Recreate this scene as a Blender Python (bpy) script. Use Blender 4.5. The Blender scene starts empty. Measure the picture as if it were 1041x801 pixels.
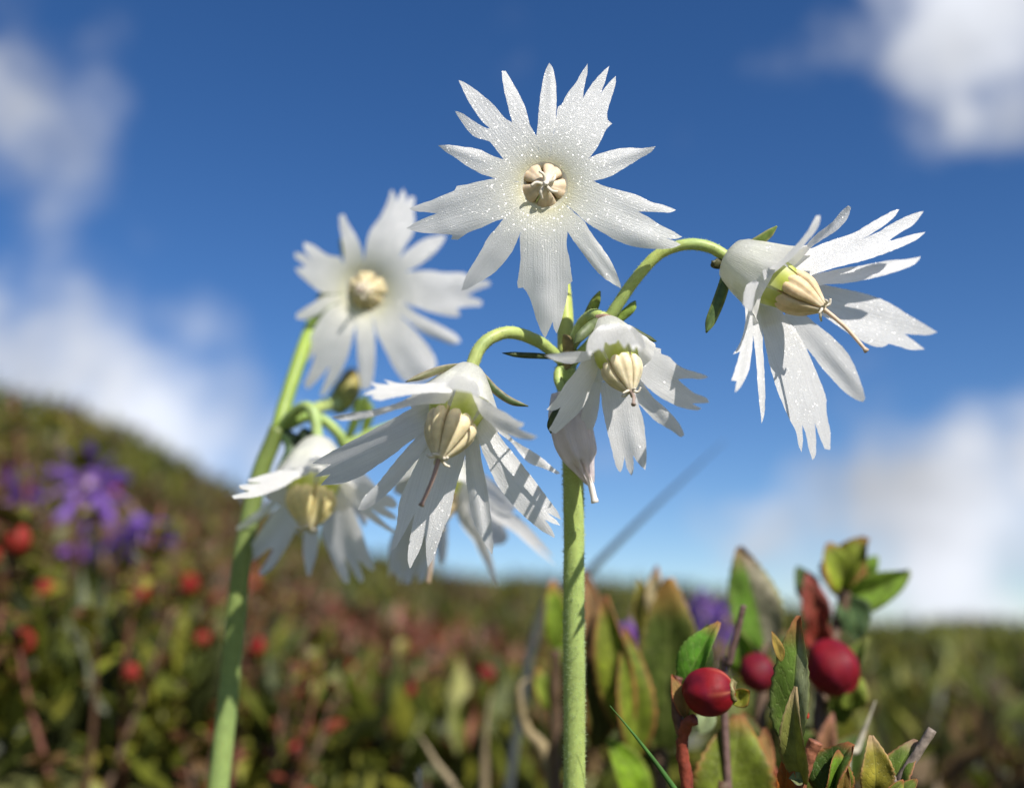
import bpy, math, random, mathutils
from mathutils import Vector, Matrix, noise
from mathutils.geometry import delaunay_2d_cdt
R = math.radians
S = bpy.context.scene
C = S.collection
rnd = random.Random(7)

# ------------------------------------------------------------------ camera
F = 1116.0                       # focal length in photo pixels (photo 1041 wide)
PITCH, CAMZ = R(13.0), 0.050
cam = bpy.data.cameras.new('camera'); camo = bpy.data.objects.new('camera', cam); C.objects.link(camo)
camo.location = (0, 0, CAMZ); camo.rotation_euler = (math.pi / 2 + PITCH, 0, 0)
cam.lens = F / 1041 * 36; cam.sensor_width = 36
cam.clip_start = 0.002; cam.clip_end = 5000
cam.dof.use_dof = True; cam.dof.focus_distance = 0.0895
cam.dof.aperture_fstop = (cam.lens * 0.001) / 0.0022
S.camera = camo
S.view_settings.view_transform = 'Standard'; S.view_settings.look = 'None'
S.view_settings.gamma = 1; S.view_settings.exposure = 0.55
S.cycles.use_denoising = True
S.cycles.max_bounces = 8; S.cycles.transparent_max_bounces = 8
MC = Matrix.Translation((0, 0, CAMZ)) @ Matrix.Rotation(math.pi / 2 + PITCH, 4, 'X')
MCI = MC.inverted()

def CP(px, py, d):               # photo pixel + depth in mm -> camera-frame metres
    d *= 0.001
    return Vector(((px - 520.5) / F * d, (400.5 - py) / F * d, -d))
DZ = 0                           # extra distance (mm) for the shrubs further back
def W(px, py, d): return MC @ CP(px, py, d + DZ)
def PX(v):                       # camera-frame point -> pixel
    return (520.5 + v.x / -v.z * F, 400.5 - v.y / -v.z * F)

# ------------------------------------------------------------------ light
SUN_AZ, SUN_EL = R(146), R(41)
sund = Vector((math.sin(SUN_AZ) * math.cos(SUN_EL), math.cos(SUN_AZ) * math.cos(SUN_EL), math.sin(SUN_EL)))
sl = bpy.data.lights.new('sun', 'SUN'); so = bpy.data.objects.new('sun', sl); C.objects.link(so)
sl.energy = 5.0; sl.angle = R(0.53); sl.color = (1.0, 0.95, 0.88)
so.rotation_euler = sund.to_track_quat('Z', 'Y').to_euler(); so.location = (1, -1, 2)

w = bpy.data.worlds.new('World'); S.world = w; w.use_nodes = True
nt = w.node_tree; N = nt.nodes; L = nt.links
def nd(t, **kw):
    n = N.new(t)
    for k, v in kw.items(): setattr(n, k, v)
    return n
def lk(a, b): L.new(a, b)
sky = nd('ShaderNodeTexSky'); sky.sky_type = 'NISHITA'; sky.sun_disc = False
sky.sun_elevation = SUN_EL; sky.sun_rotation = SUN_AZ; sky.altitude = 2000
sky.air_density = 1.0; sky.dust_density = 0.5; sky.ozone_density = 2.0
hs = nd('ShaderNodeHueSaturation'); hs.inputs['Hue'].default_value = 0.508; hs.inputs['Saturation'].default_value = 1.28; hs.inputs['Value'].default_value = 0.82
lk(sky.outputs[0], hs.inputs['Color'])
tc = nd('ShaderNodeTexCoord')
def vdir(px, py): return (MC.to_3x3() @ CP(px, py, 1000)).normalized()
def vmath(op, a, b=None, val=None):
    n = nd('ShaderNodeVectorMath', operation=op); lk(a, n.inputs[0])
    if b is not None: lk(b, n.inputs[1])
    if val is not None: n.inputs[1].default_value = val
    return n
def m2(op, a, b, clamp=False):
    n = nd('ShaderNodeMath', operation=op); n.use_clamp = clamp
    for i, q in enumerate((a, b)):
        if isinstance(q, (int, float)): n.inputs[i].default_value = q
        else: lk(q, n.inputs[i])
    return n.outputs[0]
# cumulus patches: soft masks round sky directions, broken up by noise
nz1 = nd('ShaderNodeTexNoise'); nz1.inputs['Scale'].default_value = 9; nz1.inputs['Detail'].default_value = 6; nz1.inputs['Roughness'].default_value = 0.55
lk(tc.outputs['Generated'], nz1.inputs['Vector'])
nz2 = nd('ShaderNodeTexNoise'); nz2.inputs['Scale'].default_value = 6; nz2.inputs['Detail'].default_value = 5
lk(tc.outputs['Generated'], nz2.inputs['Vector'])
blobs = [(10, 165, 110, .66), (110, 110, 60, .34), (10, 90, 70, .4), (50, 365, 140, .78), (160, 415, 125, .8), (235, 460, 85, .7), (110, 310, 70, .45), (-20, 300, 80, .5),
         (1000, 20, 95, .95), (1010, 110, 70, .6), (930, -10, 60, .5),
         (820, 525, 95, .8), (900, 530, 100, .9), (985, 540, 110, 1.0), (1065, 470, 95, .95), (760, 545, 60, .5), (930, 440, 45, .25), (870, 600, 90, .7), (1010, 610, 80, .8)]
rng = random.Random(3)
for i in range(60):              # the rest of the sky carries scattered clouds as well
    az = rng.uniform(R(35), R(325)); el = rng.uniform(R(3), R(60))
    blobs.append(((math.sin(az) * math.cos(el), math.cos(az) * math.cos(el), math.sin(el)), None, rng.uniform(60, 170), rng.uniform(.5, .95)))
wn = nd('ShaderNodeTexNoise'); wn.inputs['Scale'].default_value = 4.5; wn.inputs['Detail'].default_value = 5; lk(tc.outputs['Generated'], wn.inputs['Vector'])
wsub = vmath('SUBTRACT', wn.outputs['Color'], val=(.5, .5, .5)); wsc = vmath('SCALE', wsub.outputs[0]); wsc.inputs['Scale'].default_value = .22
wadd = vmath('ADD', tc.outputs['Generated'], wsc.outputs[0])
acc = None
for px, py, rad, amp in blobs:
    dv = vdir(px, py) if py is not None else Vector(px)
    dn = vmath('DISTANCE', wadd.outputs[0], val=dv)
    mr = nd('ShaderNodeMapRange', interpolation_type='SMOOTHERSTEP')
    lk(dn.outputs['Value'], mr.inputs['Value'])
    mr.inputs['From Min'].default_value = 0; mr.inputs['From Max'].default_value = rad / F * 1.6
    mr.inputs['To Min'].default_value = amp; mr.inputs['To Max'].default_value = 0
    acc = mr.outputs[0] if acc is None else m2('MAXIMUM', acc, mr.outputs[0])
den = m2('ADD', m2('MULTIPLY', acc, 1.5), m2('MULTIPLY', m2('SUBTRACT', nz1.outputs['Fac'], 0.54), 2.2))
mrc = nd('ShaderNodeMapRange', interpolation_type='SMOOTHSTEP')
lk(den, mrc.inputs['Value']); mrc.inputs['From Min'].default_value = 0.12; mrc.inputs['From Max'].default_value = 1.45
ccol = nd('ShaderNodeMapRange'); lk(nz2.outputs['Fac'], ccol.inputs['Value'])
ccol.inputs['From Min'].default_value = .3; ccol.inputs['From Max'].default_value = .7
ccol.inputs['To Min'].default_value = 3.9; ccol.inputs['To Max'].default_value = 7.6
ccv = vmath('SCALE', tc.outputs['Generated']); ccv = nd('ShaderNodeVectorMath', operation='SCALE')
ccv.inputs[0].default_value = (0.93, 0.97, 1.06); lk(ccol.outputs[0], ccv.inputs['Scale'])
mixc = nd('ShaderNodeMix', data_type='RGBA'); lk(mrc.outputs[0], mixc.inputs['Factor'])
lk(hs.outputs[0], mixc.inputs['A']); lk(ccv.outputs[0], mixc.inputs['B'])
bg = N['Background']; bg.inputs[1].default_value = 0.094; lk(mixc.outputs['Result'], bg.inputs[0])

# ------------------------------------------------------------------ object helpers
def tag(o, label, cat, group=None):
    o['label'] = label; o['category'] = cat
    if group: o['group'] = group
    return o
def thing(name, label, cat, loc, group=None):
    o = bpy.data.objects.new(name, None); C.objects.link(o); o.location = loc; o.empty_display_size = .01
    return tag(o, label, cat, group)
def root_loc(o):
    while o.parent: o = o.parent
    return Vector(o.location)
class MB:
    """collects world-space verts / faces; build() links them as one mesh"""
    def __init__(s): s.v = []; s.f = []; s.m = []; s.c = []; s.uv = []
    def add(s, vs, fs, mat=0, col=None, uvs=None):
        b = len(s.v); s.v += vs; s.f += [tuple(i + b for i in f) for f in fs]; s.m += [mat] * len(fs)
        if col is None: col = (1, 1, 1)
        s.c += (col if isinstance(col, list) else [col] * len(vs))
        s.uv += (uvs if uvs else [(0, 0)] * len(vs))
        return b
    def build(s, name, mats, parent=None, loc=None, smooth=True, label=None):
        base = root_loc(parent) if parent else (Vector(loc) if loc is not None else Vector((0, 0, 0)))
        me = bpy.data.meshes.new(name)
        me.from_pydata([Vector(v) - base for v in s.v], [], s.f)
        for m in (mats if isinstance(mats, (list, tuple)) else [mats]): me.materials.append(m)
        for p, mi in zip(me.polygons, s.m): p.material_index = mi; p.use_smooth = smooth
        ca = me.color_attributes.new('Col', 'FLOAT_COLOR', 'POINT')
        ca.data.foreach_set('color', [x for c in s.c for x in (c[0], c[1], c[2], 1)])
        ul = me.uv_layers.new(name='UV')
        flat = []
        for lp in me.loops: flat += s.uv[lp.vertex_index]
        ul.data.foreach_set('uv', flat)
        me.validate(); me.update()
        o = bpy.data.objects.new(name, me); C.objects.link(o)
        if parent: o.parent = parent
        elif loc is not None: o.location = loc
        if label: o['label'] = label
        return o
def frames(pts):
    n = len(pts); out = []; prev = None
    for i in range(n):
        t = (pts[min(i + 1, n - 1)] - pts[max(i - 1, 0)]).normalized()
        if prev is None: a = t.orthogonal().normalized()
        else: a = (prev - t * prev.dot(t)).normalized()
        out.append((t, a, t.cross(a))); prev = a
    return out
def spline(P, n=8):
    P = [Vector(p) for p in P]; out = []
    Q = [P[0] * 2 - P[1]] + P + [P[-1] * 2 - P[-2]]
    for i in range(1, len(Q) - 2):
        p0, p1, p2, p3 = Q[i - 1:i + 3]
        for k in range(n):
            t = k / n
            out.append(.5 * ((2 * p1) + (p2 - p0) * t + (2 * p0 - 5 * p1 + 4 * p2 - p3) * t * t + (3 * p1 - p0 - 3 * p2 + p3) * t ** 3))
    out.append(P[-1]); return out
def lerp(a, b, t): return a + (b - a) * t
def tube(mb, pts, rad, seg=12, mat=0, col=None, cap=True, wob=0):
    """rad: function of t in 0..1 or number; pts Vectors"""
    n = len(pts); fr = frames(pts); vs = []; cs = []
    for i, p in enumerate(pts):
        t = i / (n - 1); r = rad(t) if callable(rad) else rad
        for k in range(seg):
            a = 2 * math.pi * k / seg
            rr = r * (1 + wob * noise.noise(Vector((k * .7, i * .35, 3))))
            vs.append(p + (fr[i][1] * math.cos(a) + fr[i][2] * math.sin(a)) * rr)
            cs.append(col(t) if callable(col) else (col or (1, 1, 1)))
    fs = [(i * seg + k, i * seg + (k + 1) % seg, (i + 1) * seg + (k + 1) % seg, (i + 1) * seg + k) for i in range(n - 1) for k in range(seg)]
    if cap: fs += [tuple(range(seg))[::-1], tuple((n - 1) * seg + k for k in range(seg))]
    mb.add(vs, fs, mat, cs)
    return fr
def hairs(mb, pts, rad, count, length, mat=1):
    n = len(pts); fr = frames(pts)
    for _ in range(count):
        x = rnd.random() * (n - 1.001); i = int(x); f = x - i
        p = lerp(pts[i], pts[i + 1], f); t = x / (n - 1); r = rad(t) if callable(rad) else rad
        a = rnd.uniform(0, 2 * math.pi)
        d = fr[i][1] * math.cos(a) + fr[i][2] * math.sin(a)
        tg = fr[i][0]; l = length * rnd.uniform(.5, 1.2); b = p + d * r * .97
        d2 = (d + tg * rnd.uniform(-.35, .35)).normalized(); s = tg.cross(d)
        wv = length * .07
        mb.add([b + s * wv, b - s * wv * .5 + tg * wv, b - s * wv * .5 - tg * wv, b + d2 * l], [(0, 1, 3), (1, 2, 3), (2, 0, 3)], mat)

# ------------------------------------------------------------------ materials
def mat(name):
    m = bpy.data.materials.new(name); m.use_nodes = True; return m, m.node_tree.nodes, m.node_tree.links
def mixshader(n, l, a, b, fac):
    ms = n.new('ShaderNodeMixShader'); ms.inputs[0].default_value = fac
    l.new(a, ms.inputs[1]); l.new(b, ms.inputs[2]); l.new(ms.outputs[0], n['Material Output'].inputs[0]); return ms
def petal_mat(name, sparkle=1.0, trans=0.5, tint=(1, 1, 1), cells=13000):
    m, n, l = mat(name); p = n['Principled BSDF']
    at = n.new('ShaderNodeAttribute'); at.attribute_name = 'Col'
    tcn = n.new('ShaderNodeTexCoord')
    nz = n.new('ShaderNodeTexNoise'); nz.inputs['Scale'].default_value = 900; nz.inputs['Detail'].default_value = 3
    l.new(tcn.outputs['Object'], nz.inputs['Vector'])
    mr = n.new('ShaderNodeMapRange'); l.new(nz.outputs['Fac'], mr.inputs['Value'])
    mr.inputs['From Min'].default_value = .3; mr.inputs['From Max'].default_value = .7
    mr.inputs['To Min'].default_value = .95; mr.inputs['To Max'].default_value = 1.0
    mx = n.new('ShaderNodeMix'); mx.data_type = 'RGBA'; mx.blend_type = 'MULTIPLY'; mx.inputs['Factor'].default_value = 1
    l.new(at.outputs['Color'], mx.inputs['A']); l.new(mr.outputs[0], mx.inputs['B'])
    p.inputs['Roughness'].default_value = .38
    p.inputs['Specular IOR Level'].default_value = .6
    # glistening papillae: every tiny cell tilts its own way
    vo = n.new('ShaderNodeTexVoronoi'); vo.inputs['Scale'].default_value = cells
    l.new(tcn.outputs['Object'], vo.inputs['Vector'])
    bp = n.new('ShaderNodeBump'); bp.inputs['Strength'].default_value = .55 * sparkle; bp.inputs['Distance'].default_value = .00006
    l.new(vo.outputs['Distance'], bp.inputs['Height'])
    # longitudinal veins follow the petal UV (u across, v along)
    uv = n.new('ShaderNodeUVMap'); uv.uv_map = 'UV'
    mp = n.new('ShaderNodeMapping'); mp.inputs['Scale'].default_value = (9, 1.2, 1); l.new(uv.outputs[0], mp.inputs[0])
    nv = n.new('ShaderNodeTexNoise'); nv.inputs['Scale'].default_value = 2.2; nv.inputs['Detail'].default_value = 2; l.new(mp.outputs[0], nv.inputs['Vector'])
    b2 = n.new('ShaderNodeBump'); b2.inputs['Strength'].default_value = .14; b2.inputs['Distance'].default_value = .0003
    l.new(nv.outputs['Fac'], b2.inputs['Height']); l.new(b2.outputs[0], bp.inputs['Normal'])
    l.new(bp.outputs[0], p.inputs['Normal'])
    m3 = n.new('ShaderNodeMapRange'); l.new(nv.outputs['Fac'], m3.inputs['Value']); m3.inputs['From Min'].default_value = .35; m3.inputs['From Max'].default_value = .6
    m3.inputs['To Min'].default_value = .93; m3.inputs['To Max'].default_value = 1.0
    mx2 = n.new('ShaderNodeMix'); mx2.data_type = 'RGBA'; mx2.blend_type = 'MULTIPLY'; mx2.inputs['Factor'].default_value = 1
    l.new(mx.outputs['Result'], mx2.inputs['A']); l.new(m3.outputs[0], mx2.inputs['B']); mx = mx2
    l.new(mx.outputs['Result'], p.inputs['Base Color'])
    p.inputs['Coat Weight'].default_value = .75 * sparkle; p.inputs['Coat Roughness'].default_value = .235
    vc = n.new('ShaderNodeVectorMath'); vc.operation = 'SUBTRACT'; vc.inputs[1].default_value = (.5, .5, .5)
    l.new(vo.outputs['Color'], vc.inputs[0])
    vs = n.new('ShaderNodeVectorMath'); vs.operation = 'SCALE'; vs.inputs['Scale'].default_value = 1.0; l.new(vc.outputs[0], vs.inputs[0])
    ge = n.new('ShaderNodeNewGeometry')
    va = n.new('ShaderNodeVectorMath'); va.operation = 'ADD'; l.new(ge.outputs['Normal'], va.inputs[0]); l.new(vs.outputs[0], va.inputs[1])
    vn = n.new('ShaderNodeVectorMath'); vn.operation = 'NORMALIZE'; l.new(va.outputs[0], vn.inputs[0]); l.new(vn.outputs[0], p.inputs['Coat Normal'])
    tr = n.new('ShaderNodeBsdfTranslucent'); l.new(mx.outputs['Result'], tr.inputs['Color']); l.new(b2.outputs[0], tr.inputs['Normal'])
    mixshader(n, l, p.outputs[0], tr.outputs[0], trans)
    return m
def simple_mat(name, col=None, rough=.5, trans=0, nscale=600, namt=.25, bump=.2, bdist=.0001, spec=.4, sss=0):
    m, n, l = mat(name); p = n['Principled BSDF']
    tcn = n.new('ShaderNodeTexCoord'); nz = n.new('ShaderNodeTexNoise'); nz.inputs['Scale'].default_value = nscale; nz.inputs['Detail'].default_value = 4
    l.new(tcn.outputs['Object'], nz.inputs['Vector'])
    mr = n.new('ShaderNodeMapRange'); l.new(nz.outputs['Fac'], mr.inputs['Value'])
    mr.inputs['From Min'].default_value = .3; mr.inputs['From Max'].default_value = .7
    mr.inputs['To Min'].default_value = 1 - namt; mr.inputs['To Max'].default_value = 1 + namt
    sc = n.new('ShaderNodeVectorMath'); sc.operation = 'SCALE'; l.new(mr.outputs[0], sc.inputs['Scale'])
    if col is None:
        at = n.new('ShaderNodeAttribute'); at.attribute_name = 'Col'; l.new(at.outputs['Color'], sc.inputs[0])
    else: sc.inputs[0].default_value = col
    l.new(sc.outputs[0], p.inputs['Base Color']); p.inputs['Roughness'].default_value = rough
    p.inputs['Specular IOR Level'].default_value = spec
    bp = n.new('ShaderNodeBump'); bp.inputs['Strength'].default_value = bump; bp.inputs['Distance'].default_value = bdist
    l.new(nz.outputs['Fac'], bp.inputs['Height']); l.new(bp.outputs[0], p.inputs['Normal'])
    if sss:
        p.inputs['Subsurface Weight'].default_value = sss; p.inputs['Subsurface Radius'].default_value = (1, .6, .3); p.inputs['Subsurface Scale'].default_value = .0006
    if trans:
        tr = n.new('ShaderNodeBsdfTranslucent'); l.new(sc.outputs[0], tr.inputs['Color'])
        mixshader(n, l, p.outputs[0], tr.outputs[0], trans)
    return m
def leaf_mat(name):
    m, n, l = mat(name); p = n['Principled BSDF']
    at = n.new('ShaderNodeAttribute'); at.attribute_name = 'Col'
    uv = n.new('ShaderNodeUVMap'); uv.uv_map = 'UV'; sp = n.new('ShaderNodeSeparateXYZ'); l.new(uv.outputs[0], sp.inputs[0])
    def mm(op, a, b=None, c=None):
        q = n.new('ShaderNodeMath'); q.operation = op
        for i, x in enumerate((a, b, c)):
            if x is None: continue
            if isinstance(x, (int, float)): q.inputs[i].default_value = x
            else: l.new(x, q.inputs[i])
        return q.outputs[0]
    nz0 = n.new('ShaderNodeTexNoise'); nz0.inputs['Scale'].default_value = 6; l.new(uv.outputs[0], nz0.inputs['Vector'])
    au = mm('ABSOLUTE', sp.outputs[0])
    ph = mm('ADD', mm('SUBTRACT', mm('MULTIPLY', sp.outputs[1], 7), mm('MULTIPLY', au, 2.3)), mm('MULTIPLY', nz0.outputs['Fac'], 1.4))
    fr = mm('ABSOLUTE', mm('SUBTRACT', mm('FRACT', ph), .5))
    v1 = mm('SUBTRACT', 1, mm('MULTIPLY', fr, 9)); v1 = mm('MAXIMUM', v1, 0)
    v2 = mm('MAXIMUM', mm('SUBTRACT', 1, mm('MULTIPLY', au, 14)), 0)
    vo = n.new('ShaderNodeTexVoronoi'); vo.feature = 'DISTANCE_TO_EDGE'; vo.inputs['Scale'].default_value = 14
    l.new(uv.outputs[0], vo.inputs['Vector']); v3 = mm('MULTIPLY', mm('MAXIMUM', mm('SUBTRACT', 1, mm('MULTIPLY', vo.outputs['Distance'], 14)), 0), .4)
    vein = mm('MAXIMUM', mm('MAXIMUM', mm('MULTIPLY', v1, .8), v2), v3)
    tcn = n.new('ShaderNodeTexCoord'); nz = n.new('ShaderNodeTexNoise'); nz.inputs['Scale'].default_value = 900; nz.inputs['Detail'].default_value = 5
    l.new(tcn.outputs['Object'], nz.inputs['Vector'])
    mr = n.new('ShaderNodeMapRange'); l.new(nz.outputs['Fac'], mr.inputs['Value']); mr.inputs['From Min'].default_value = .3; mr.inputs['From Max'].default_value = .7
    mr.inputs['To Min'].default_value = .65; mr.inputs['To Max'].default_value = 1.3
    sc = n.new('ShaderNodeVectorMath'); sc.operation = 'SCALE'; l.new(at.outputs['Color'], sc.inputs[0]); l.new(mr.outputs[0], sc.inputs['Scale'])
    mx = n.new('ShaderNodeMix'); mx.data_type = 'RGBA'; l.new(mm('MULTIPLY', vein, .35), mx.inputs['Factor']); l.new(sc.outputs[0], mx.inputs['A'])
    mx.inputs['B'].default_value = (.30, .33, .10, 1)
    l.new(mx.outputs['Result'], p.inputs['Base Color']); p.inputs['Roughness'].default_value = .5; p.inputs['Specular IOR Level'].default_value = .3
    hh = mm('ADD', mm('MULTIPLY', vein, -1), mm('MULTIPLY', nz.outputs['Fac'], .8))
    bp = n.new('ShaderNodeBump'); bp.inputs['Strength'].default_value = .5; bp.inputs['Distance'].default_value = .00012
    l.new(hh, bp.inputs['Height']); l.new(bp.outputs[0], p.inputs['Normal'])
    tr = n.new('ShaderNodeBsdfTranslucent'); l.new(mx.outputs['Result'], tr.inputs['Color']); mixshader(n, l, p.outputs[0], tr.outputs[0], .42)
    return m
M_petal = petal_mat('white_petal'); M_purple = petal_mat('purple_petal', sparkle=.3)
M_stem = simple_mat('stem', None, .48, nscale=1300, namt=.10, bump=.18, bdist=.00008, sss=.25)
M_hair = simple_mat('stem_hair', (.62, .72, .42), .4, .5, namt=0)
M_anther = simple_mat('anther', None, .55, .15, nscale=1800, namt=.14, bump=.4, bdist=.00008, sss=.3)
M_fil = simple_mat('filament', None, .45, .35, nscale=900, namt=.15)
M_style = simple_mat('style', None, .4, .2, nscale=1500, namt=.12)
M_sepal = simple_mat('sepal', None, .5, .15, nscale=1500, namt=.35, bump=.5, bdist=.0001)
M_leaf = leaf_mat('leaf'); M_foliage = simple_mat('foliage', None, .5, .3, nscale=300, namt=.3, bump=.3, bdist=.0004)
M_twig = simple_mat('twig', None, .65, nscale=1500, namt=.35, bump=.8, bdist=.00015)
M_berry = simple_mat('berry', None, .55, nscale=900, namt=.2, bump=.3, bdist=.00015, spec=.16, sss=.08)
M_straw = simple_mat('dry_grass', None, .6, .25, nscale=900, namt=.25)

# ------------------------------------------------------------------ terrain
def elev(az):                    # skyline elevation (deg) against azimuth (deg, + right)
    K = [(-180, 3), (-90, 10), (-50, 14.5), (-30, 12.0), (-25, 10.7), (-20, 9.6), (-13.5, 6.2), (-8, 3.6), (-2, 2.4), (4, 2.2), (10, 1.7), (14, .8), (18, -.1), (22, .1), (26, -.3), (40, .8), (90, 3), (180, 3)]
    for (a, x), (b, y) in zip(K, K[1:]):
        if az <= b:
            t = (az - a) / (b - a); t = t * t * (3 - 2 * t) if abs(a) > 60 else t
            return lerp(x, y, t)
    return 3
def crest(az): return lerp(2.2, 6.0, min(1, max(0, (az + 30) / 60)))
def ground(x, y):
    r = math.hypot(x, y); az = math.degrees(math.atan2(x, y)); rc = crest(az)
    H = CAMZ + math.tan(R(elev(az))) * rc
    t = min(1, max(0, (r - .05) / (rc - .05)))
    z = H * (t ** 1.15)
    if r > rc: z = H + (r - rc) * .02 - (r - rc) ** 2 * .004 if r < rc + 6 else H + .12 - .144 - (r - rc - 6) * .028
    z += .010 * noise.noise(Vector((x * 7, y * 7, 0))) * min(1, r * 3) + .03 * noise.noise(Vector((x * 1.6, y * 1.6, 4))) * min(1, r * .5)
    return z
mb = MB(); NA, NR = 240, 110
rs = [0.0] + [0.02 * (400 / .02) ** (i / (NR - 1)) for i in range(NR)]
mb.v = [(0, 0, ground(0, 0))]; mb.c = [(1, 1, 1)]; mb.uv = [(0, 0)]
for r in rs[1:]:
    for k in range(NA):
        a = 2 * math.pi * k / NA; x, y = r * math.sin(a), r * math.cos(a)
        mb.v.append((x, y, ground(x, y))); mb.c.append((1, 1, 1)); mb.uv.append((0, 0))
for k in range(NA): mb.f.append((0, 1 + (k + 1) % NA, 1 + k)); mb.m.append(0)
for i in range(NR - 1):
    for k in range(NA):
        a, b = 1 + i * NA, 1 + (i + 1) * NA
        mb.f.append((a + k, a + (k + 1) % NA, b + (k + 1) % NA, b + k)); mb.m.append(0)
m, n, l = mat('hill_turf'); p = n['Principled BSDF']
tcn = n.new('ShaderNodeTexCoord')
n1 = n.new('ShaderNodeTexNoise'); n1.inputs['Scale'].default_value = 3.5; n1.inputs['Detail'].default_value = 8; n1.inputs['Roughness'].default_value = .7; l.new(tcn.outputs['Object'], n1.inputs['Vector'])
cr = n.new('ShaderNodeValToRGB'); l.new(n1.outputs['Fac'], cr.inputs[0])
e = cr.color_ramp.elements; e[0].position = .33; e[0].color = (.035, .045, .012, 1); e[1].position = .68; e[1].color = (.17, .135, .04, 1)
x_ = e.new(.45); x_.color = (.07, .08, .016, 1); x_ = e.new(.56); x_.color = (.12, .115, .03, 1)
l.new(cr.outputs[0], p.inputs['Base Color']); p.inputs['Roughness'].default_value = .9
n2 = n.new('ShaderNodeTexNoise'); n2.inputs['Scale'].default_value = 40; n2.inputs['Detail'].default_value = 6; l.new(tcn.outputs['Object'], n2.inputs['Vector'])
bp = n.new('ShaderNodeBump'); bp.inputs['Strength'].default_value = .9; bp.inputs['Distance'].default_value = .02; l.new(n2.outputs['Fac'], bp.inputs['Height']); l.new(bp.outputs[0], p.inputs['Normal'])
g = mb.build('hillside', m); g['kind'] = 'structure'

# heath cover on the hillside: tiny leaves and shoots, too many to count
GREENS = [(.045, .058, .009), (.075, .092, .012), (.125, .14, .016), (.21, .21, .026), (.03, .037, .009)]
REDS = [(.19, .035, .02), (.16, .05, .025), (.28, .11, .07)]
BROWNS = [(.085, .05, .018), (.14, .09, .038), (.045, .026, .012)]
def quadleaf(mb, p, d, up, ln, wd, col):
    s = d.cross(up)
    if s.length < 1e-4: s = Vector((1, 0, 0))
    s = s.normalized() * wd * .5; f = up * wd * .12
    mid = p + d * ln * .5
    mb.add([p, mid + s + f, p + d * ln, mid - s + f, mid], [(0, 1, 4), (1, 2, 4), (2, 3, 4), (3, 0, 4)], 0, col)
mb = MB(); r2 = random.Random(5)
for i in range(76000):
    q = r2.random()
    r = .22 * (8.0 / .22) ** (q ** 1.0); az = R(r2.uniform(-40, 38) if i < 52000 else r2.choice([r2.uniform(-75, -40), r2.uniform(38, 65)]))
    x, y = r * math.sin(az), r * math.cos(az)
    sz = .0042 + .0065 * r; k = noise.noise(Vector((x * 5, y * 5, 9))) + r2.uniform(-.35, .35) + (.38 if az > R(5) else 0)
    red_ok = math.degrees(az) < 4 and r < .7
    col = r2.choice(GREENS if k > -.05 else (BROWNS + (REDS if red_ok else [])))
    hgt = (.02 + .012 * min(r, 2)) * r2.random()
    p = Vector((x, y, ground(x, y) + hgt))
    d = Vector((r2.gauss(0, .5), r2.gauss(0, .5), r2.uniform(.2, 1.2))).normalized()
    quadleaf(mb, p, d, Vector((r2.gauss(0, 1), r2.gauss(0, 1), 1)).normalized(), sz * r2.uniform(1.2, 3.2), sz * r2.uniform(.35, .9), col)
g = mb.build('heath_cover', M_foliage, smooth=False); g['kind'] = 'stuff'
tag(g, 'low green and brown heath growth covering the hillside', 'ground cover')

# ------------------------------------------------------------------ flowers
WHITE = (.93, .925, .92)
def tr(z, o): return [(z[0] + x / z[2], z[1] + y / z[2]) for x, y in o]
def smooth_outline(P):
    n = len(P); out = []
    def ang(i):
        a = Vector(P[i]) - Vector(P[i - 1]); b = Vector(P[(i + 1) % n]) - Vector(P[i])
        return a.angle(b, 3) if a.length > 1e-6 and b.length > 1e-6 else 3
    sharp = [ang(i) > R(38) for i in range(n)]
    for i in range(n):
        p0, p1, p2, p3 = [Vector(P[(i + k) % n]) for k in (-1, 0, 1, 2)]
        out.append(p1)
        L_ = (p2 - p1).length
        k = max(1, int(L_ / 3.2))
        if sharp[i]: p0 = p1 * 2 - p2 if sharp[(i + 1) % n] else p1 * 1.0
        if sharp[(i + 1) % n]: p3 = p2 * 1.0
        for j in range(1, k):
            t = j / k
            q = .5 * ((2 * p1) + (p2 - p0) * t + (2 * p0 - 5 * p1 + 4 * p2 - p3) * t * t + (3 * p1 - p0 - 3 * p2 + p3) * t ** 3)
            nrm = Vector((-(p2 - p1).y, (p2 - p1).x)).normalized()
            out.append(q + nrm * rnd.uniform(-.28, .28))
    return out
def fill(P, step=3.2):
    """outline (px) -> 2D verts and triangles with an interior lattice"""
    pts = [Vector((p.x, p.y)) for p in P]; n = len(pts)
    xs = [p.x for p in pts]; ys = [p.y for p in pts]
    def inside(x, y):
        c = False; j = n - 1
        for i in range(n):
            if (pts[i].y > y) != (pts[j].y > y) and x < (pts[j].x - pts[i].x) * (y - pts[i].y) / (pts[j].y - pts[i].y) + pts[i].x: c = not c
            j = i
        return c
    v = list(pts); y = min(ys) + step / 2; row = 0
    while y < max(ys):
        x = min(xs) + (step / 2 if row % 2 else step)
        while x < max(xs):
            if inside(x, y) and min((p - Vector((x, y))).length_squared for p in pts) > (step * .5) ** 2: v.append(Vector((x, y)))
            x += step
        y += step * .87; row += 1
    o = delaunay_2d_cdt(v, [], [list(range(n))], 1, 1e-5)
    return o[0], [tuple(f) for f in o[2] if len(f) >= 3]

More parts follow.
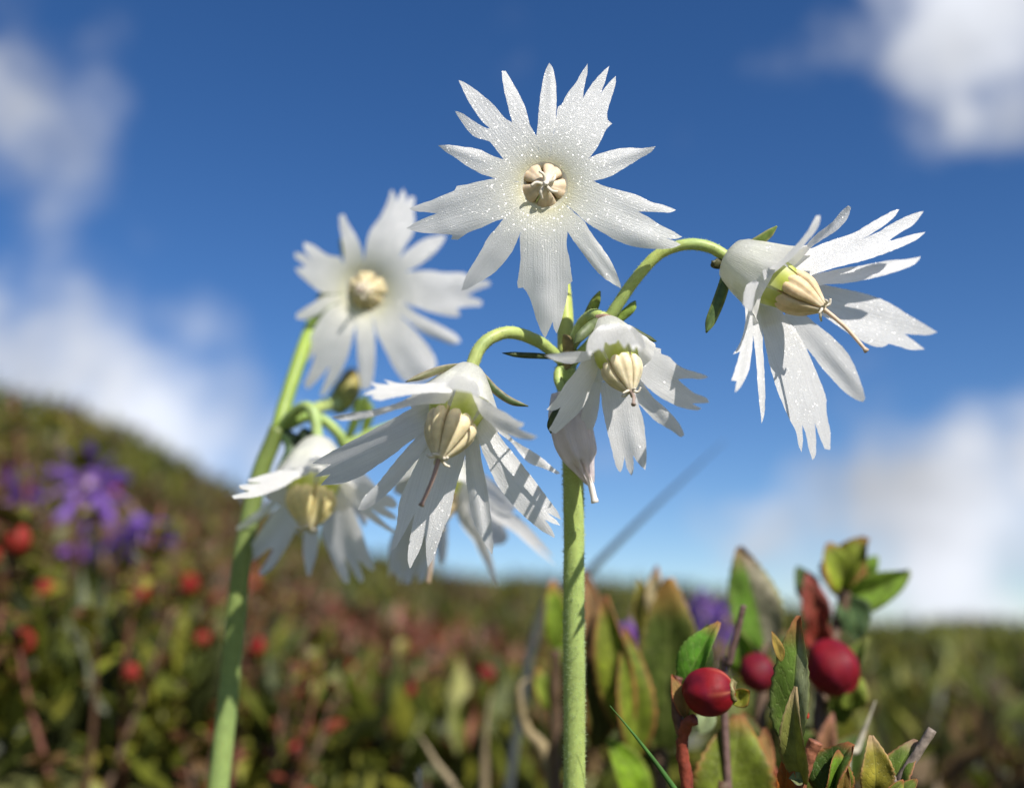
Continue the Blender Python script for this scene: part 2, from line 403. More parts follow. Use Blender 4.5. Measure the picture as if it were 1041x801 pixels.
class Flower:
    def __init__(s, plant, c0, d0, axis, k=1.0, tube_len=5.0, rim=4.0, label=None, col=WHITE, name='flower', mat_=None, inner=(.90, .90, .82), flare=50, blunt=False):
        """c0 px of the calyx, d0 depth mm, axis in camera frame (x right, y up, z toward viewer), k mm scale"""
        s.plant = plant; s.k = k; s.c0 = CP(c0[0], c0[1], d0); s.a = Vector(axis).normalized()
        s.e1 = s.a.orthogonal().normalized(); s.e2 = s.a.cross(s.e1)
        s.tl = tube_len * k * .001; s.rim = rim * k * .001; s.col = col; s.mat = mat_ or M_petal; s.flare = R(flare); s.L = .0095 * k
        mb = MB(); seg = 60; prof = [(0, .25), (.02, .40), (.07, .54), (.18, .64), (.35, .72), (.6, .82), (.8, .9), (1.0, 1.0), (1.1, 1.1)] if blunt else [(0, .12), (.02, .22), (.07, .31), (.18, .42), (.35, .54), (.6, .70), (.8, .83), (.95, .94), (1.02, .99)]
        vs, fs, cs, uv = [], [], [], []
        for t, r in prof:
            for i in range(seg):
                a = 2 * math.pi * i / seg
                rr = s.rim * r * (1 + .025 * math.cos(10 * a) * t)
                vs.append(MC @ (s.c0 + s.a * s.tl * t + (s.e1 * math.cos(a) + s.e2 * math.sin(a)) * rr))
                q = max(0, 1 - t); cs.append(tuple(lerp(col[j], inner[j], min(1, q * 1.2)) if t < .95 else col[j] for j in range(3))); uv.append((i / seg * 10, t))
        for j in range(len(prof) - 1):
            for i in range(seg): fs.append((j * seg + i, j * seg + (i + 1) % seg, (j + 1) * seg + (i + 1) % seg, (j + 1) * seg + i))
        mb.add(vs, fs, 0, cs, uv)
        s.prof = prof; s.obj = mb.build(name, s.mat, plant, label=label)
    def bell(s, z):                # bell radius (m) at distance z (m) from the calyx
        t = z / s.tl; P = getattr(s, 'prof', None)
        if not P: return s.rim * .75
        for (a, x), (b, y) in zip(P, P[1:]):
            if t <= b: return s.rim * lerp(x, y, max(0, (t - a) / (b - a)))
        return s.rim
    def rimpt(s, ph): return s.c0 + s.a * s.tl + (s.e1 * math.cos(ph) + s.e2 * math.sin(ph)) * s.rim
    def radial(s, ph): return s.e1 * math.cos(ph) + s.e2 * math.sin(ph)
    def petal(s, out, base, tip, doff=0.0, bow=.35, cup=.0, ripple=.10, flare=None, near=None, label=None, lsg=None):
        """out: outline in px; base / tip px; depths follow the ring of the bell"""
        fl = s.flare if flare is None else R(flare); best = None
        tv = Vector((tip[0] - base[0], tip[1] - base[1]))
        for i in range(144):
            ph = 2 * math.pi * i / 144; B = s.rimpt(ph); D = s.a * math.cos(fl) + s.radial(ph) * math.sin(fl)
            if near is True and s.radial(ph).z < 0: continue
            if near is False and s.radial(ph).z > 0: continue
            T = B + D * s.L; pb, pt = PX(B), PX(T)
            e = .35 * math.hypot(pb[0] - base[0], pb[1] - base[1]) + math.hypot(pt[0] - tip[0], pt[1] - tip[1])
            if best is None or e < best[0]: best = (e, ph, B, T)
        _, ph, B, T = best
        db = -B.z * 1000; dt = max(db - 8 * s.k, min(db + 8 * s.k, -T.z * 1000)) + doff
        Bp = CP(base[0], base[1], db); Tp = CP(tip[0], tip[1], dt)
        Tan = s.a.cross(s.radial(ph)).normalized(); ax = (Tp - Bp)
        nrm = ax.cross(Tan)
        view = -((Bp + Tp) / 2).normalized(); 
        cosv = abs(nrm.normalized().dot(view))
        P2 = smooth_outline(out); V, Fc = fill(P2)
        u = tv.normalized(); lat = Vector((-u.y, u.x)); ln = tv.length
        hw = max(abs((p - Vector(base)).dot(lat)) for p in P2) + 1e-6
        vs, cs, uv = [], [], []; sd = rnd.uniform(0, 9)
        # lateral slope (mm of depth per px across the petal) from the ring tangent, kept within reason
        tpx = Vector(PX(Bp + Tan * .001)) - Vector(PX(Bp)); ls = (-Tan.z) / (tpx.dot(lat) if abs(tpx.dot(lat)) > 2.5 else math.copysign(2.5, tpx.dot(lat) or 1))
        ls = max(-.07, min(.07, ls))
        if lsg is not None: ls = -lsg * lat.y     # the blade lies back so that its upper edge is the farther one
        for p in V:
            q = Vector(p) - Vector(base); t = q.dot(u) / ln; x = q.dot(lat)
            tt = max(0, min(1.15, t))
            d = db + (dt - db) * tt + ls * x + bow * s.k * 4 * tt * (1 - tt) * (1 if near else -1) + cup * (x / hw) ** 2
            d += ripple * s.k * math.sin(x / hw * 5.5 + sd) * min(1, tt * 2) + .12 * noise.noise(Vector((x * .07, t * 3, sd))) 
            vs.append(MC @ CP(p[0], p[1], d)); cs.append(s.col); uv.append((x / hw, t))
        mb = MB(); mb.add(vs, Fc, 0, cs, uv)
        return mb.build('petal', s.mat, s.obj, label=label)
    def petal3d(s, ph, wide=True, L=None, flare=None, wd=None, tilt=0):
        """a petal grown from the ring itself, for flowers seen blurred or from behind"""
        fl = s.flare if flare is None else R(flare); L = (L or s.L); B = s.rimpt(ph); rad = s.radial(ph); T = s.a.cross(rad)
        hwb = s.rim * (.38 if wide else .22); hm = (wd or (1.35 if wide else .75)) * hwb
        nu, nv = (13, 12) if wide else (5, 10); vs, uv = [], []
        for j in range(nv):
            for i in range(nu):
                u = i / (nu - 1) * 2 - 1
                if wide:
                    z = abs(((u + 1) * 1.5) % 1 - .5) * 2; LL = .72 + .28 * (1 - z) ** .7 - .12 * u * u
                else: LL = 1 - .35 * abs(u) ** 1.5
                v = j / (nv - 1) * LL
                a = fl * min(1, v * 1.6 + .3); wdt = lerp(hwb, hm, min(1, v * 2)) * (1 - .5 * max(0, v - .55) ** 1.2 * (1 if wide else 1.9))
                p = B + (s.a * math.cos(a) + rad * math.sin(a)) * L * v + T * (u * wdt + tilt * L * v) - s.a * 0.0004 * u * u * s.k
                vs.append(MC @ p); uv.append((u, v))
        fs = [(j * nu + i, j * nu + i + 1, (j + 1) * nu + i + 1, (j + 1) * nu + i) for j in range(nv - 1) for i in range(nu - 1)]
        mb = MB(); mb.add(vs, fs, 0, [s.col] * len(vs), uv); return mb.build('petal', s.mat, s.obj)
    def heart(s, start=5.3, length=4.0, r=1.7, style=5.0, stipx=None, stipd=0, ph0=0, scol=(.42, .30, .20), acol=(.62, .50, .30), fil=True, bits=True, tipk=1.0, gap=.97):
        k = s.k * .001
        for i in range(5):
            ph = ph0 + i * 2 * math.pi / 5; mb = MB(); nu, nv = 13, 14; vs = []; cs = []
            for j in range(nv):
                t = j / (nv - 1)
                prof = (math.sin(math.pi * min(1, .16 + t * .84)) ** .62 * (1 - .60 * t) * 1.06 + .09) * r * k * 1.12
                for q in range(nu):
                    u = q / (nu - 1) * 2 - 1; a = ph + u * math.pi / 5 * gap
                    bulge = (.90 + .22 * (1 - abs(u) ** 2.5) ** .5 - .13 * math.exp(-(u / .14) ** 2) * (1 - t * .6)) * (1 + .05 * noise.noise(Vector((ph * 3, t * 3, u))))
                    rr = prof * bulge
                    vs.append(MC @ (s.c0 + s.a * (start + length * t) * k + s.radial(a) * rr))
                    dk = (.88 + .12 * min(1, abs(u) * 4)) * (1 - .25 * max(0, abs(u) - .8) / .2); pal = max(0, t - .72) / .28 * .6
                    cs.append(tuple(lerp(c * dk, (.75, .68, .55)[z_], pal) for z_, c in enumerate(acol)))
            fs = [(j * nu + q, j * nu + q + 1, (j + 1) * nu + q + 1, (j + 1) * nu + q) for j in range(nv - 1) for q in range(nu - 1)]
            # close the back so the anther is a solid wedge
            b0 = len(vs)
            for j in range(nv): vs.append(MC @ (s.c0 + s.a * (start + length * (j / (nv - 1))) * k)); cs.append(acol)
            for j in range(nv - 1):
                fs.append((j * nu, (j + 1) * nu, b0 + j + 1, b0 + j)); fs.append(((j + 1) * nu + nu - 1, j * nu + nu - 1, b0 + j, b0 + j + 1))
            mb.add(vs, fs, 0, cs); mb.build('anther', M_anther, s.obj)
            if fil:
                mb = MB(); vs = []; fc = []
                for j in range(7):
                    t = j / 6
                    c_ax = lerp(2.2, start + .6, t) * k; rr = min(lerp(s.rim / k * .72, r * 1.02, t) * k, s.bell(c_ax) * .86); hw = min(lerp(1.25, .95, t) * k, rr * .55)
                    for u in (-1, -.5, 0, .5, 1):
                        T = s.a.cross(s.radial(ph))
                        vs.append(MC @ (s.c0 + s.a * c_ax + s.radial(ph) * (rr - .25 * k * u * u) + T * hw * u)); fc.append(tuple(lerp((.86, .88, .62)[z_], (.46, .52, .08)[z_], min(1, max(0, t * 1.5 - .1) * (1 - .35 * abs(u)))) for z_ in range(3)))
                fs = [(j * 5 + q, j * 5 + q + 1, (j + 1) * 5 + q + 1, (j + 1) * 5 + q) for j in range(6) for q in range(4)]
                mb.add(vs, fs, 0, fc); mb.build('filament', M_fil, s.obj)
        A = s.c0 + s.a * (start + length * .93) * k
        if style:
            E_ = CP(stipx[0], stipx[1], -A.z * 1000 + stipd) if stipx else A + s.a * style * k
            mb = MB(); pts = spline([MC @ A, MC @ (lerp(A, E_, .5) + Vector((.00015, .0001, 0)) * s.k), MC @ E_], 8)
            tube(mb, pts, lambda t: (.185 - .05 * t + (.10 if t > .95 else 0)) * k, 10, 0, lambda t: scol)
            mb.build('style', M_style, s.obj)
        if bits:
            for i in range(5):
                ph = ph0 + (i + .5) * 2 * math.pi / 5
                P = [A + s.radial(ph) * .15 * k, A + s.radial(ph) * .65 * k * tipk + s.a * .25 * k, A + s.radial(ph + .3) * 1.0 * k * tipk + s.a * rnd.uniform(-.1, .5) * k]
                mb = MB(); tube(mb, spline([MC @ p for p in P], 5), lambda t: (.15 - .06 * t) * k * tipk, 7, 0, (.72, .66, .55)); mb.build('anther_tip', M_style, s.obj)

def strap(parent, name, pts, width, mat_, col, thick=.00018, edge=None, up=None):
    """small solid leaf along pts (world), lanceolate, with thickness"""
    n = len(pts); fr = frames(pts); mb = MB(); vs, cs = [], []
    view = (Vector((0, 0, CAMZ)) - pts[n // 2]).normalized() if up is None else up
    for i, p in enumerate(pts):
        t = i / (n - 1); wv = width * (.55 + .9 * t * (1 - t) * 2) * (1 - max(0, t - .75) ** 2 * 12) * .5; wv = max(wv, width * .08)
        s = fr[i][0].cross(view).normalized(); nn = s.cross(fr[i][0]).normalized()
        for u in (-1, -.5, 0, .5, 1):
            vs.append(p + s * wv * u + nn * (thick * (1 - u * u * .85) )); cs.append(edge if (edge and abs(u) == 1) else col)
        for u in (1, .5, 0, -.5, -1):
            vs.append(p + s * wv * u - nn * thick * (1 - u * u * .85)); cs.append(edge if (edge and abs(u) == 1) else col)
    m_ = 10
    fs = [(i * m_ + k, i * m_ + (k + 1) % m_, (i + 1) * m_ + (k + 1) % m_, (i + 1) * m_ + k) for i in range(n - 1) for k in range(m_)]
    fs += [tuple(range(m_))[::-1], tuple((n - 1) * m_ + k for k in range(m_))]
    mb.add(vs, fs, 0, cs); return mb.build(name, mat_, parent)
def pxs(L_): return [W(*p) for p in L_]

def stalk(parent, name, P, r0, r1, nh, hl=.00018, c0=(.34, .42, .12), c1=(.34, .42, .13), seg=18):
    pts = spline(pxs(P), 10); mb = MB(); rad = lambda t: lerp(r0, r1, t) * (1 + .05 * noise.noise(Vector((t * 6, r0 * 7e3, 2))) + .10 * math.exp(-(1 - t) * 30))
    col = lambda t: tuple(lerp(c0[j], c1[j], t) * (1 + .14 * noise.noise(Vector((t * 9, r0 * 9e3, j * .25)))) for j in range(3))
    tube(mb, pts, rad, seg, 0, col, wob=.05); hairs(mb, pts, rad, int(nh * 1.3), hl)
    return mb.build(name, [M_stem, M_hair], parent)

# ================= plant one (sharp, middle) =================
P1 = thing('snowbell_plant', 'white snowbell in sharp focus with straight pale green stem, four blooms and a pink bud', 'flower', (W(583, 801, 96).x, W(583, 801, 96).y, ground(*W(583, 801, 96).xy)), 'white snowbells')
b0 = P1.location.copy(); b0 = MCI @ b0; bpx = PX(b0)
stalk(P1, 'stem', [(bpx[0], bpx[1], -b0.z * 1000), (583.5, 1000, 96.5), (584, 800, 96), (583.5, 640, 95.5), (583, 500, 95), (579, 420, 95), (575, 372, 95)], .00106, .00078, 7000, .00026)
# flower A: top, facing the viewer
ZA = (400, 50, 2.671)
class Front(Flower):
    """a bloom seen face on: petals share one smooth dish"""
    def setup(s, ctr, D, thr, tilt=(0, 0), rise=3.4, dish=2.5):
        s.ctr = Vector(ctr); s.D = D; s.thr = thr; s.tilt = tilt; s.rise = rise; s.dish = dish
    def depth(s, p):
        q = Vector(p) - s.ctr; r = q.length
        mm = r / F * s.D; t = max(0, mm - s.thr / F * s.D)
        d = s.D + s.dish * math.exp(-t / 2.2) + .030 * s.rise * t * t * .5 / (1 + t * .09)
        return d + s.tilt[0] * q.x + s.tilt[1] * q.y
    def fpetal(s, outline, ripple=.10, label=None, bend=0):
        a, b = Vector(outline[0]), Vector(outline[-1])
        def thrp(v, f=1.0): q = v - s.ctr; return s.ctr + q.normalized() * s.thr * f
        A, B = thrp(a), thrp(b); mid = thrp((A + B) / 2)
        P = [tuple(A)] + [tuple(A.lerp(a, t)) for t in (.33, .66)] + list(outline) + [tuple(b.lerp(B, t)) for t in (.33, .66)] + [tuple(B), tuple(mid)]
        P2 = smooth_outline(P); V, Fc = fill(P2)
        tip = max((Vector(p) for p in outline), key=lambda v: (v - s.ctr).length); ax = ((a + b) / 2 - s.ctr).normalized() * .4 + (tip - s.ctr).normalized() * .6
        u = ax.normalized(); lat = Vector((-u.y, u.x)); hw = max(abs((p - s.ctr).dot(lat)) for p in P2); vs, cs, uv = [], [], []
        sd = rnd.uniform(0, 9)
        for p in V:
            q = Vector(p) - s.ctr; r = q.length; x = q.dot(lat) / hw; t = max(0, min(1, (r - s.thr * 2.2) / (s.thr * 2.5)))
            d = s.depth(p) + t * (ripple * math.sin(x * 5 + sd) + .35 * x * x * (1 if bend >= 0 else -1) + bend * (r / 130) + .10 * noise.noise(Vector((q.x * .05, q.y * .05, sd))))
            vs.append(MC @ CP(p[0], p[1], d))
            g_ = math.exp(-max(0, r - s.thr) / (s.thr * .7)); cs.append(tuple(lerp(s.col[j], (.90, .87, .58)[j], g_ * .9) for j in range(3)))
            uv.append((x, r / (s.thr * 6)))
        mb = MB(); mb.add(vs, Fc, 0, cs, uv); return mb.build('petal', s.mat, s.obj, label=label)
def throat(s, back, ax):
    """tube behind the dish, from the calyx to the throat ring"""
    mb = MB(); seg = 60; vs, cs, fs, uv = [], [], [], []
    cen = CP(s.ctr.x, s.ctr.y, s.D)
    prof = [(0, 1.0), (.008, .94), (.02, .87), (.04, .80), (.08, .74), (.25, .66), (.5, .60), (.75, .5), (.92, .35), (1.0, .0)]
    for t, rr in prof:
        for i in range(seg):
            a = 2 * math.pi * i / seg; p = s.ctr + Vector((math.cos(a), math.sin(a))) * s.thr * rr
            d0 = s.depth(s.ctr + Vector((math.cos(a), math.sin(a))) * s.thr)
            v = CP(p.x, p.y, d0); k = t
            v = v.lerp(CP(s.ctr.x, s.ctr.y, d0) + (v - CP(s.ctr.x, s.ctr.y, d0)), 0) + Vector(ax) * back * .001 * k
            vs.append(MC @ v); cs.append(tuple(lerp((.90, .89, .74)[j], (.72, .76, .40)[j], min(1, t * 5)) for j in range(3))); uv.append((i / 6, t))
    for j in range(len(prof) - 1):
        for i in range(seg): fs.append((j * seg + i, (j + 1) * seg + i, (j + 1) * seg + (i + 1) % seg, j * seg + (i + 1) % seg))
    mb.add(vs, fs, 0, cs, uv); return mb
def front_flower(plant, ctr, D, thr, outs, axis, back, label, tilt=(0, 0), rise=3.4, k=1.0, heart_kw=None, dish=2.5, bends=None, colr=WHITE):
    f = Front.__new__(Front); f.plant = plant; f.k = k; f.col = colr; f.mat = M_petal; f.setup(ctr, D, thr, tilt, rise, dish)
    f.a = Vector(axis).normalized(); f.e1 = f.a.orthogonal().normalized(); f.e2 = f.a.cross(f.e1)
    dth = f.depth(f.ctr + Vector((thr, 0)))
    f.rim = thr / F * dth * .001; f.tl = back * .001
    f.c0 = CP(ctr[0], ctr[1], dth) - f.a * back * .001
    f.obj = throat(f, back, -f.a).build('flower', M_petal, plant, label=label)
    for i, o in enumerate(outs): f.fpetal(o, bend=(bends or {}).get(i, 0))
    f.heart(**(heart_kw or {}))
    return f
Apet = [
 [(388,238),(391,210),(396,150),(404,95),(414,55),(423,38),(433,52),(440,85),(443,130),(441,180),(434,235)],
 [(434,235),(445,165),(447,157),(457,151),(470,125),(495,92),(512,62),(527,40),(527,62),(519,100),(514,136),(530,108),(555,75),(586,46),(576,85),(562,122),(580,98),(604,73),(602,100),(590,140),(580,172),(582,193),(594,203),(578,218),(565,245),(548,275),(528,300)],
 [(528,300),(545,290),(590,275),(640,268),(675,270),(712,264),(700,280),(665,300),(625,325),(585,347),(543,358)],
 [(543,358),(560,367),(600,380),(640,390),(670,400),(700,415),(735,424),(767,437),(750,444),(700,442),(665,441),(690,455),(720,475),(750,490),(784,510),(765,516),(740,513),(760,520),(780,531),(755,541),(710,543),(660,538),(610,522),(570,500),(528,474)],
 [(520,470),(532,492),(560,530),(590,575),(612,625),(618,650),(600,640),(570,620),(540,590),(510,550),(485,515),(472,495)],
 [(472,495),(470,530),(478,570),(482,605),(486,630),(474,640),(473,665),(465,700),(458,730),(443,772),(436,760),(432,740),(425,757),(412,784),(400,765),(385,725),(375,690),(362,660),(352,648),(338,649),(336,635),(342,600),(345,560),(343,520),(346,495)],
 [(346,495),(340,510),(325,545),(300,580),(270,610),(230,635),(200,652),(184,656),(190,635),(205,600),(230,560),(258,510),(280,485),(299,461)],
 [(299,461),(270,470),(240,485),(200,500),(175,518),(157,517),(160,505),(130,502),(90,500),(55,494),(34,487),(60,470),(95,455),(118,446),(90,443),(55,440),(42,433),(75,420),(110,408),(140,395),(166,384),(172,372),(200,368),(240,358),(281,352)],
 [(281,352),(260,346),(230,335),(195,315),(160,290),(140,278),(121,262),(150,260),(185,265),(230,272),(265,288),(300,300)],
 [(300,300),(280,275),(262,252),(240,245),(215,235),(190,205),(167,169),(185,174),(215,194),(245,212),(262,216),(235,190),(205,145),(190,115),(177,85),(200,95),(235,120),(275,155),(300,185),(322,200),(312,160),(300,110),(294,60),(305,60),(320,85),(345,130),(360,165),(370,205),(388,238)]]
Apet = [tr(ZA, o) for o in Apet]
fA = front_flower(P1, (553.5, 189), 89.2, 24.5, Apet, (0.02, -.06, 1), 7.5, 'uppermost bloom, seen face on', rise=2.3, dish=.6,
   heart_kw=dict(start=5.6, length=2.8, r=2.22, style=.6, ph0=.3, gap=.90, scol=(.9, .86, .78), acol=(.74, .58, .40), tipk=1.15))
# flower B: right, side on
fB = Flower(P1, (741, 262), 92.5, (.70, -.48, .46), 1.0, 5.0, 3.35, 'bloom on the arching stalk at the right', blunt=True)
ZB = (690, 190, 2.761)
def side(fl, Z, lst):
    for o, b, t, kw in lst:
        fl.petal(tr(Z, o), tr(Z, [b])[0], tr(Z, [t])[0], **kw)
side(fB, ZB, [
 ([(235,235),(280,212),(320,172),(350,140),(370,110),(385,82),(397,80),(395,105),(380,130),(355,160),(322,195),(285,228),(240,262)], (255,235), (393,80), dict(near=True, bow=.2)),
 ([(300,205),(330,180),(355,165),(390,130),(430,100),(460,65),(477,52),(484,60),(470,95),(440,125),(400,150),(370,172),(345,200),(310,235)], (320,205), (482,54), dict(near=False, lsg=.03)),
 ([(310,230),(340,190),(380,170),(430,150),(490,130),(550,95),(600,68),(619,64),(600,90),(560,120),(518,146),(560,127),(610,97),(660,75),(687,69),(660,105),(620,130),(588,153),(640,138),(693,126),(670,147),(630,167),(580,187),(520,207),(460,222),(415,234),(370,250),(330,270)], (330,235), (687,70), dict(near=False, lsg=.035, doff=6)),
 ([(335,262),(380,245),(415,238),(450,230),(520,220),(580,208),(640,203),(679,195),(665,215),(620,235),(570,250),(520,262),(460,272),(415,273),(370,280)], (350,265), (679,195), dict(near=False, lsg=.04, doff=6)),
 ([(345,285),(395,272),(430,280),(480,290),(540,305),(590,325),(630,350),(680,380),(726,408),(700,416),(660,415),(633,412),(660,432),(690,456),(650,457),(620,448),(590,440),(570,450),(540,445),(500,425),(460,400),(420,372),(380,350),(345,330)], (350,305), (726,408), dict(near=False, lsg=.04, doff=6)),
 ([(300,340),(340,350),(390,388),(430,420),(465,455),(490,495),(510,545),(524,592),(518,604),(495,596),(465,575),(435,545),(400,505),(370,465),(335,430),(300,385)], (310,355), (520,600), dict(near=False, doff=.5)),
 ([(215,330),(230,380),(240,430),(255,500),(280,580),(310,650),(330,690),(335,720),(345,745),(349,710),(346,668),(356,690),(365,735),(375,766),(385,750),(385,700),(382,662),(395,700),(410,735),(425,738),(426,690),(416,640),(413,590),(395,540),(370,480),(345,430),(310,375),(270,340)], (260,350), (385,750), dict(near=False, doff=-1)),
 ([(200,345),(205,400),(212,440),(218,500),(222,560),(228,620),(232,664),(240,640),(243,580),(240,510),(236,450),(235,400),(225,350)], (215,350), (233,662), dict(near=False)),
 ([(185,320),(188,370),(180,415),(168,445),(153,470),(172,462),(165,490),(148,543),(163,545),(157,577),(175,560),(195,520),(204,470),(208,420),(207,370),(205,320)], (195,325), (155,560), dict(near=True, bow=.2)),
 ([(180,330),(182,300),(190,275),(212,262),(225,268),(214,300),(207,345),(195,350)], (200,270), (195,345), dict(near=True, bow=.2))])
fB.heart(start=5.6, length=3.8, r=1.62, stipx=(881, 357), stipd=-2.5, ph0=.5, scol=(.72, .55, .40), acol=(.68, .53, .32))
# flower C: lower left, large
fC = Flower(P1, (479, 374), 89.5, (-.26, -.80, .55), 1.05, 4.2, 3.6, 'largest bloom, hanging left of the stem')
side(fC, (0, 0, 1), [
 ([(462,389),(440,389),(430,390),(415,390),(402,389),(389.5,385.5),(396,391),(385,390),(375,387.5),(383,395),(376,397),(369,401),(380,402),(378,404.5),(386,407),(400,404),(420,401),(440,399),(460,400)], (460,395), (372,399), dict(near=True, bow=.1)),
 ([(462,395),(440,397),(420,402),(405,409),(385,415),(360,419),(345,421),(337,424),(345,427),(362,427),(382,423),(398,418),(415,413),(430,411),(455,410)], (455,402), (338,424), dict(near=True, bow=.1)),
 ([(462,402),(440,403),(415,417),(395,428),(375,439),(350,452),(330,463),(317,471),(337,472),(328,478),(319,485),(336,482),(330,488),(326,493),(345,492),(365,485),(382,474),(400,462),(415,450),(430,442),(450,438),(462,420)], (452,420), (322,480), dict(near=False)),
 ([(448,428),(436,433),(425,443),(405,465),(385,490),(370,505),(364,518),(372,518),(390,505),(405,490),(420,472),(435,458),(452,445),(458,435)], (450,435), (365,518), dict(near=False, doff=-2)),
 ([(448,430),(433,450),(424,470),(413,493),(406,510),(403,535),(397,560),(402,557),(410,543),(417,530),(421.5,522),(417,545),(414.5,565),(416.5,578),(420,572),(427,558),(432.5,541),(433,560),(435,577),(440,568),(446,552),(452,535),(458,522),(462,500),(468,480),(473,462),(476,430)], (463,432), (425,572), dict(near=False, doff=-4.5)),
 ([(470,425),(473,462),(474,490),(477,510),(480,525),(486,540),(493,553),(500,564),(501.5,555),(500,535),(498,515),(495,495),(491,475),(488,455),(487,425)], (479,430), (500,563), dict(near=False, doff=-4.5)),
 ([(478,415),(484,440),(490,458),(495,470),(505,492),(520,512),(532,524),(545,535),(555,542),(564,546.5),(562,540),(554,528),(562,532),(569.5,534),(566,529),(556,521),(564,525),(570.5,528),(567,520),(558,508),(547,493),(533,475),(522,461),(510,446),(500,430),(494,410)], (487,420), (568,535), dict(near=False, lsg=.012, doff=1.5)),
 ([(486,405),(497,425),(505,437),(511,443),(520,450),(527,459),(537,470),(552,476),(566,482),(569.5,481),(560,473),(548,463),(535,455),(522,447),(512,435),(503,418),(494,402)], (492,408), (569,481), dict(near=False, lsg=.015, doff=1.5)),
 ([(478,396),(488,404),(497,409),(507,416),(515,420),(525,427),(533,430),(531,434),(526,435),(537,440),(546.5,444),(541,447),(530,446),(520,443),(508,438),(498,430),(488,420)], (488,410), (545,441), dict(near=True, bow=.1)),
 ([(450,394),(458,386),(468,382),(479,384),(486,392),(488,404),(478,399),(466,397)], (474,384), (468,397), dict(near=True, bow=.3))])
fC.heart(start=4.7, length=3.9, r=1.72, stipx=(428, 514), stipd=-1.5, ph0=.9, scol=(.36, .24, .19), acol=(.72, .61, .38))
# flower D: between, just left of the stem top
fD = Flower(P1, (613, 325), 91.5, (.26, -.82, .52), .88, 4.6, 3.6, 'small bloom hanging in front of the stem head')
ZD = (540, 290, 3.483)
side(fD, ZD, [
 ([(215,235),(185,234),(150,235),(100,240),(46,248),(80,265),(130,278),(165,274),(210,262)], (200,250), (48,249), dict(near=True, bow=.1)),
 ([(255,140),(215,170),(196,215),(205,252),(224,234),(240,226),(253,236),(262,198),(276,212),(300,205),(308,192),(330,224),(345,204),(362,234),(372,214),(389,243),(380,205),(350,160),(310,140)], (290,150), (300,215), dict(near=True, bow=.4, ripple=.32)),
 ([(230,240),(185,255),(160,300),(120,350),(90,400),(54,440),(75,445),(105,432),(85,470),(62,512),(85,526),(105,510),(150,470),(185,430),(210,370),(235,300)], (222,270), (62,490), dict(near=False)),
 ([(215,330),(195,380),(185,420),(170,500),(168,545),(180,580),(195,560),(215,520),(235,460),(244,390),(250,330)], (232,340), (180,575), dict(near=False)),
 ([(240,340),(248,390),(255,450),(270,520),(285,580),(300,640),(316,662),(325,640),(331,605),(340,650),(355,674),(363,650),(361,602),(380,630),(404,654),(409,600),(405,540),(398,480),(380,420),(360,350)], (300,345), (352,665), dict(near=False, doff=-2)),
 ([(340,320),(352,370),(370,405),(400,440),(440,480),(490,510),(530,538),(542,531),(530,500),(500,460),(470,430),(430,395),(400,350),(378,300)], (358,315), (535,533), dict(near=False, lsg=.02, doff=2)),
 ([(365,290),(385,330),(405,355),(440,385),(490,415),(540,435),(590,443),(603,436),(570,419),(600,418),(631,415),(622,400),(575,380),(543,355),(520,333),(560,330),(600,333),(627,325),(600,312),(550,298),(510,275),(493,256),(460,243),(459,225),(430,215),(400,200),(370,190),(360,240)], (375,250), (615,400), dict(near=False, lsg=.03, doff=4.5)),
 ([(330,140),(350,160),(375,195),(392,232),(405,222),(395,185),(370,155),(345,140)], (345,150), (400,225), dict(near=True, bow=.1))])
fD.heart(start=4.9, length=3.6, r=1.7, stipx=(644, 411), stipd=-2.2, ph0=.2, scol=(.34, .26, .22), acol=(.72, .63, .42))
# pink bud hanging behind flower D
bud = MB(); ctrl = spline([CP(574, 398, 93.6), CP(580, 430, 93.3), CP(588, 460, 92.8), CP(596, 481, 92.4)], 10)
fr = frames(ctrl); seg = 40; vs, cs, uv = [], [], []
for i, p in enumerate(ctrl):
    t = i / (len(ctrl) - 1); r = .00160 * (math.sin(math.pi * (.16 + .80 * t)) ** .7)
    for k in range(seg):
        a = 2 * math.pi * k / seg; rr = r * (1 + .16 * math.cos(7 * a + t * 2.2) + .07 * math.cos(13 * a + 2 * t) + .05 * noise.noise(Vector((a * 2, t * 5, 1)))); q = p + (fr[i][1] * math.cos(a) + fr[i][2] * math.sin(a)) * rr
        if i > len(ctrl) - 8: q = q + fr[i][0] * .0012 * math.cos(7 * a) * (i - (len(ctrl) - 8)) / 8
        vs.append(MC @ q); cs.append((.94, .86, .87)); uv.append((k / 4, t))
bud.add(vs, [(i * seg + k, i * seg + (k + 1) % seg, (i + 1) * seg + (k + 1) % seg, (i + 1) * seg + k) for i in range(len(ctrl) - 1) for k in range(seg)], 0, cs, uv)
bo = bud.build('flower_bud', M_petal, P1, label='closed pinkish bud')
mb = MB(); tube(mb, spline(pxs([(594, 470, 92.5), (600, 490, 92.3), (605, 511, 92.2)]), 8), lambda t: .00027 + (.00006 if t > .9 else 0), 10, 0, (.86, .80, .74)); mb.build('style', M_style, bo)
SG = (.055, .075, .02); SG2 = (.12, .15, .035)
strap(bo, 'sepal', spline(pxs([(575, 400, 92), (568, 416, 91.3), (561, 430, 91.2), (560, 440, 91.5)]), 6), .0008, M_sepal, SG)
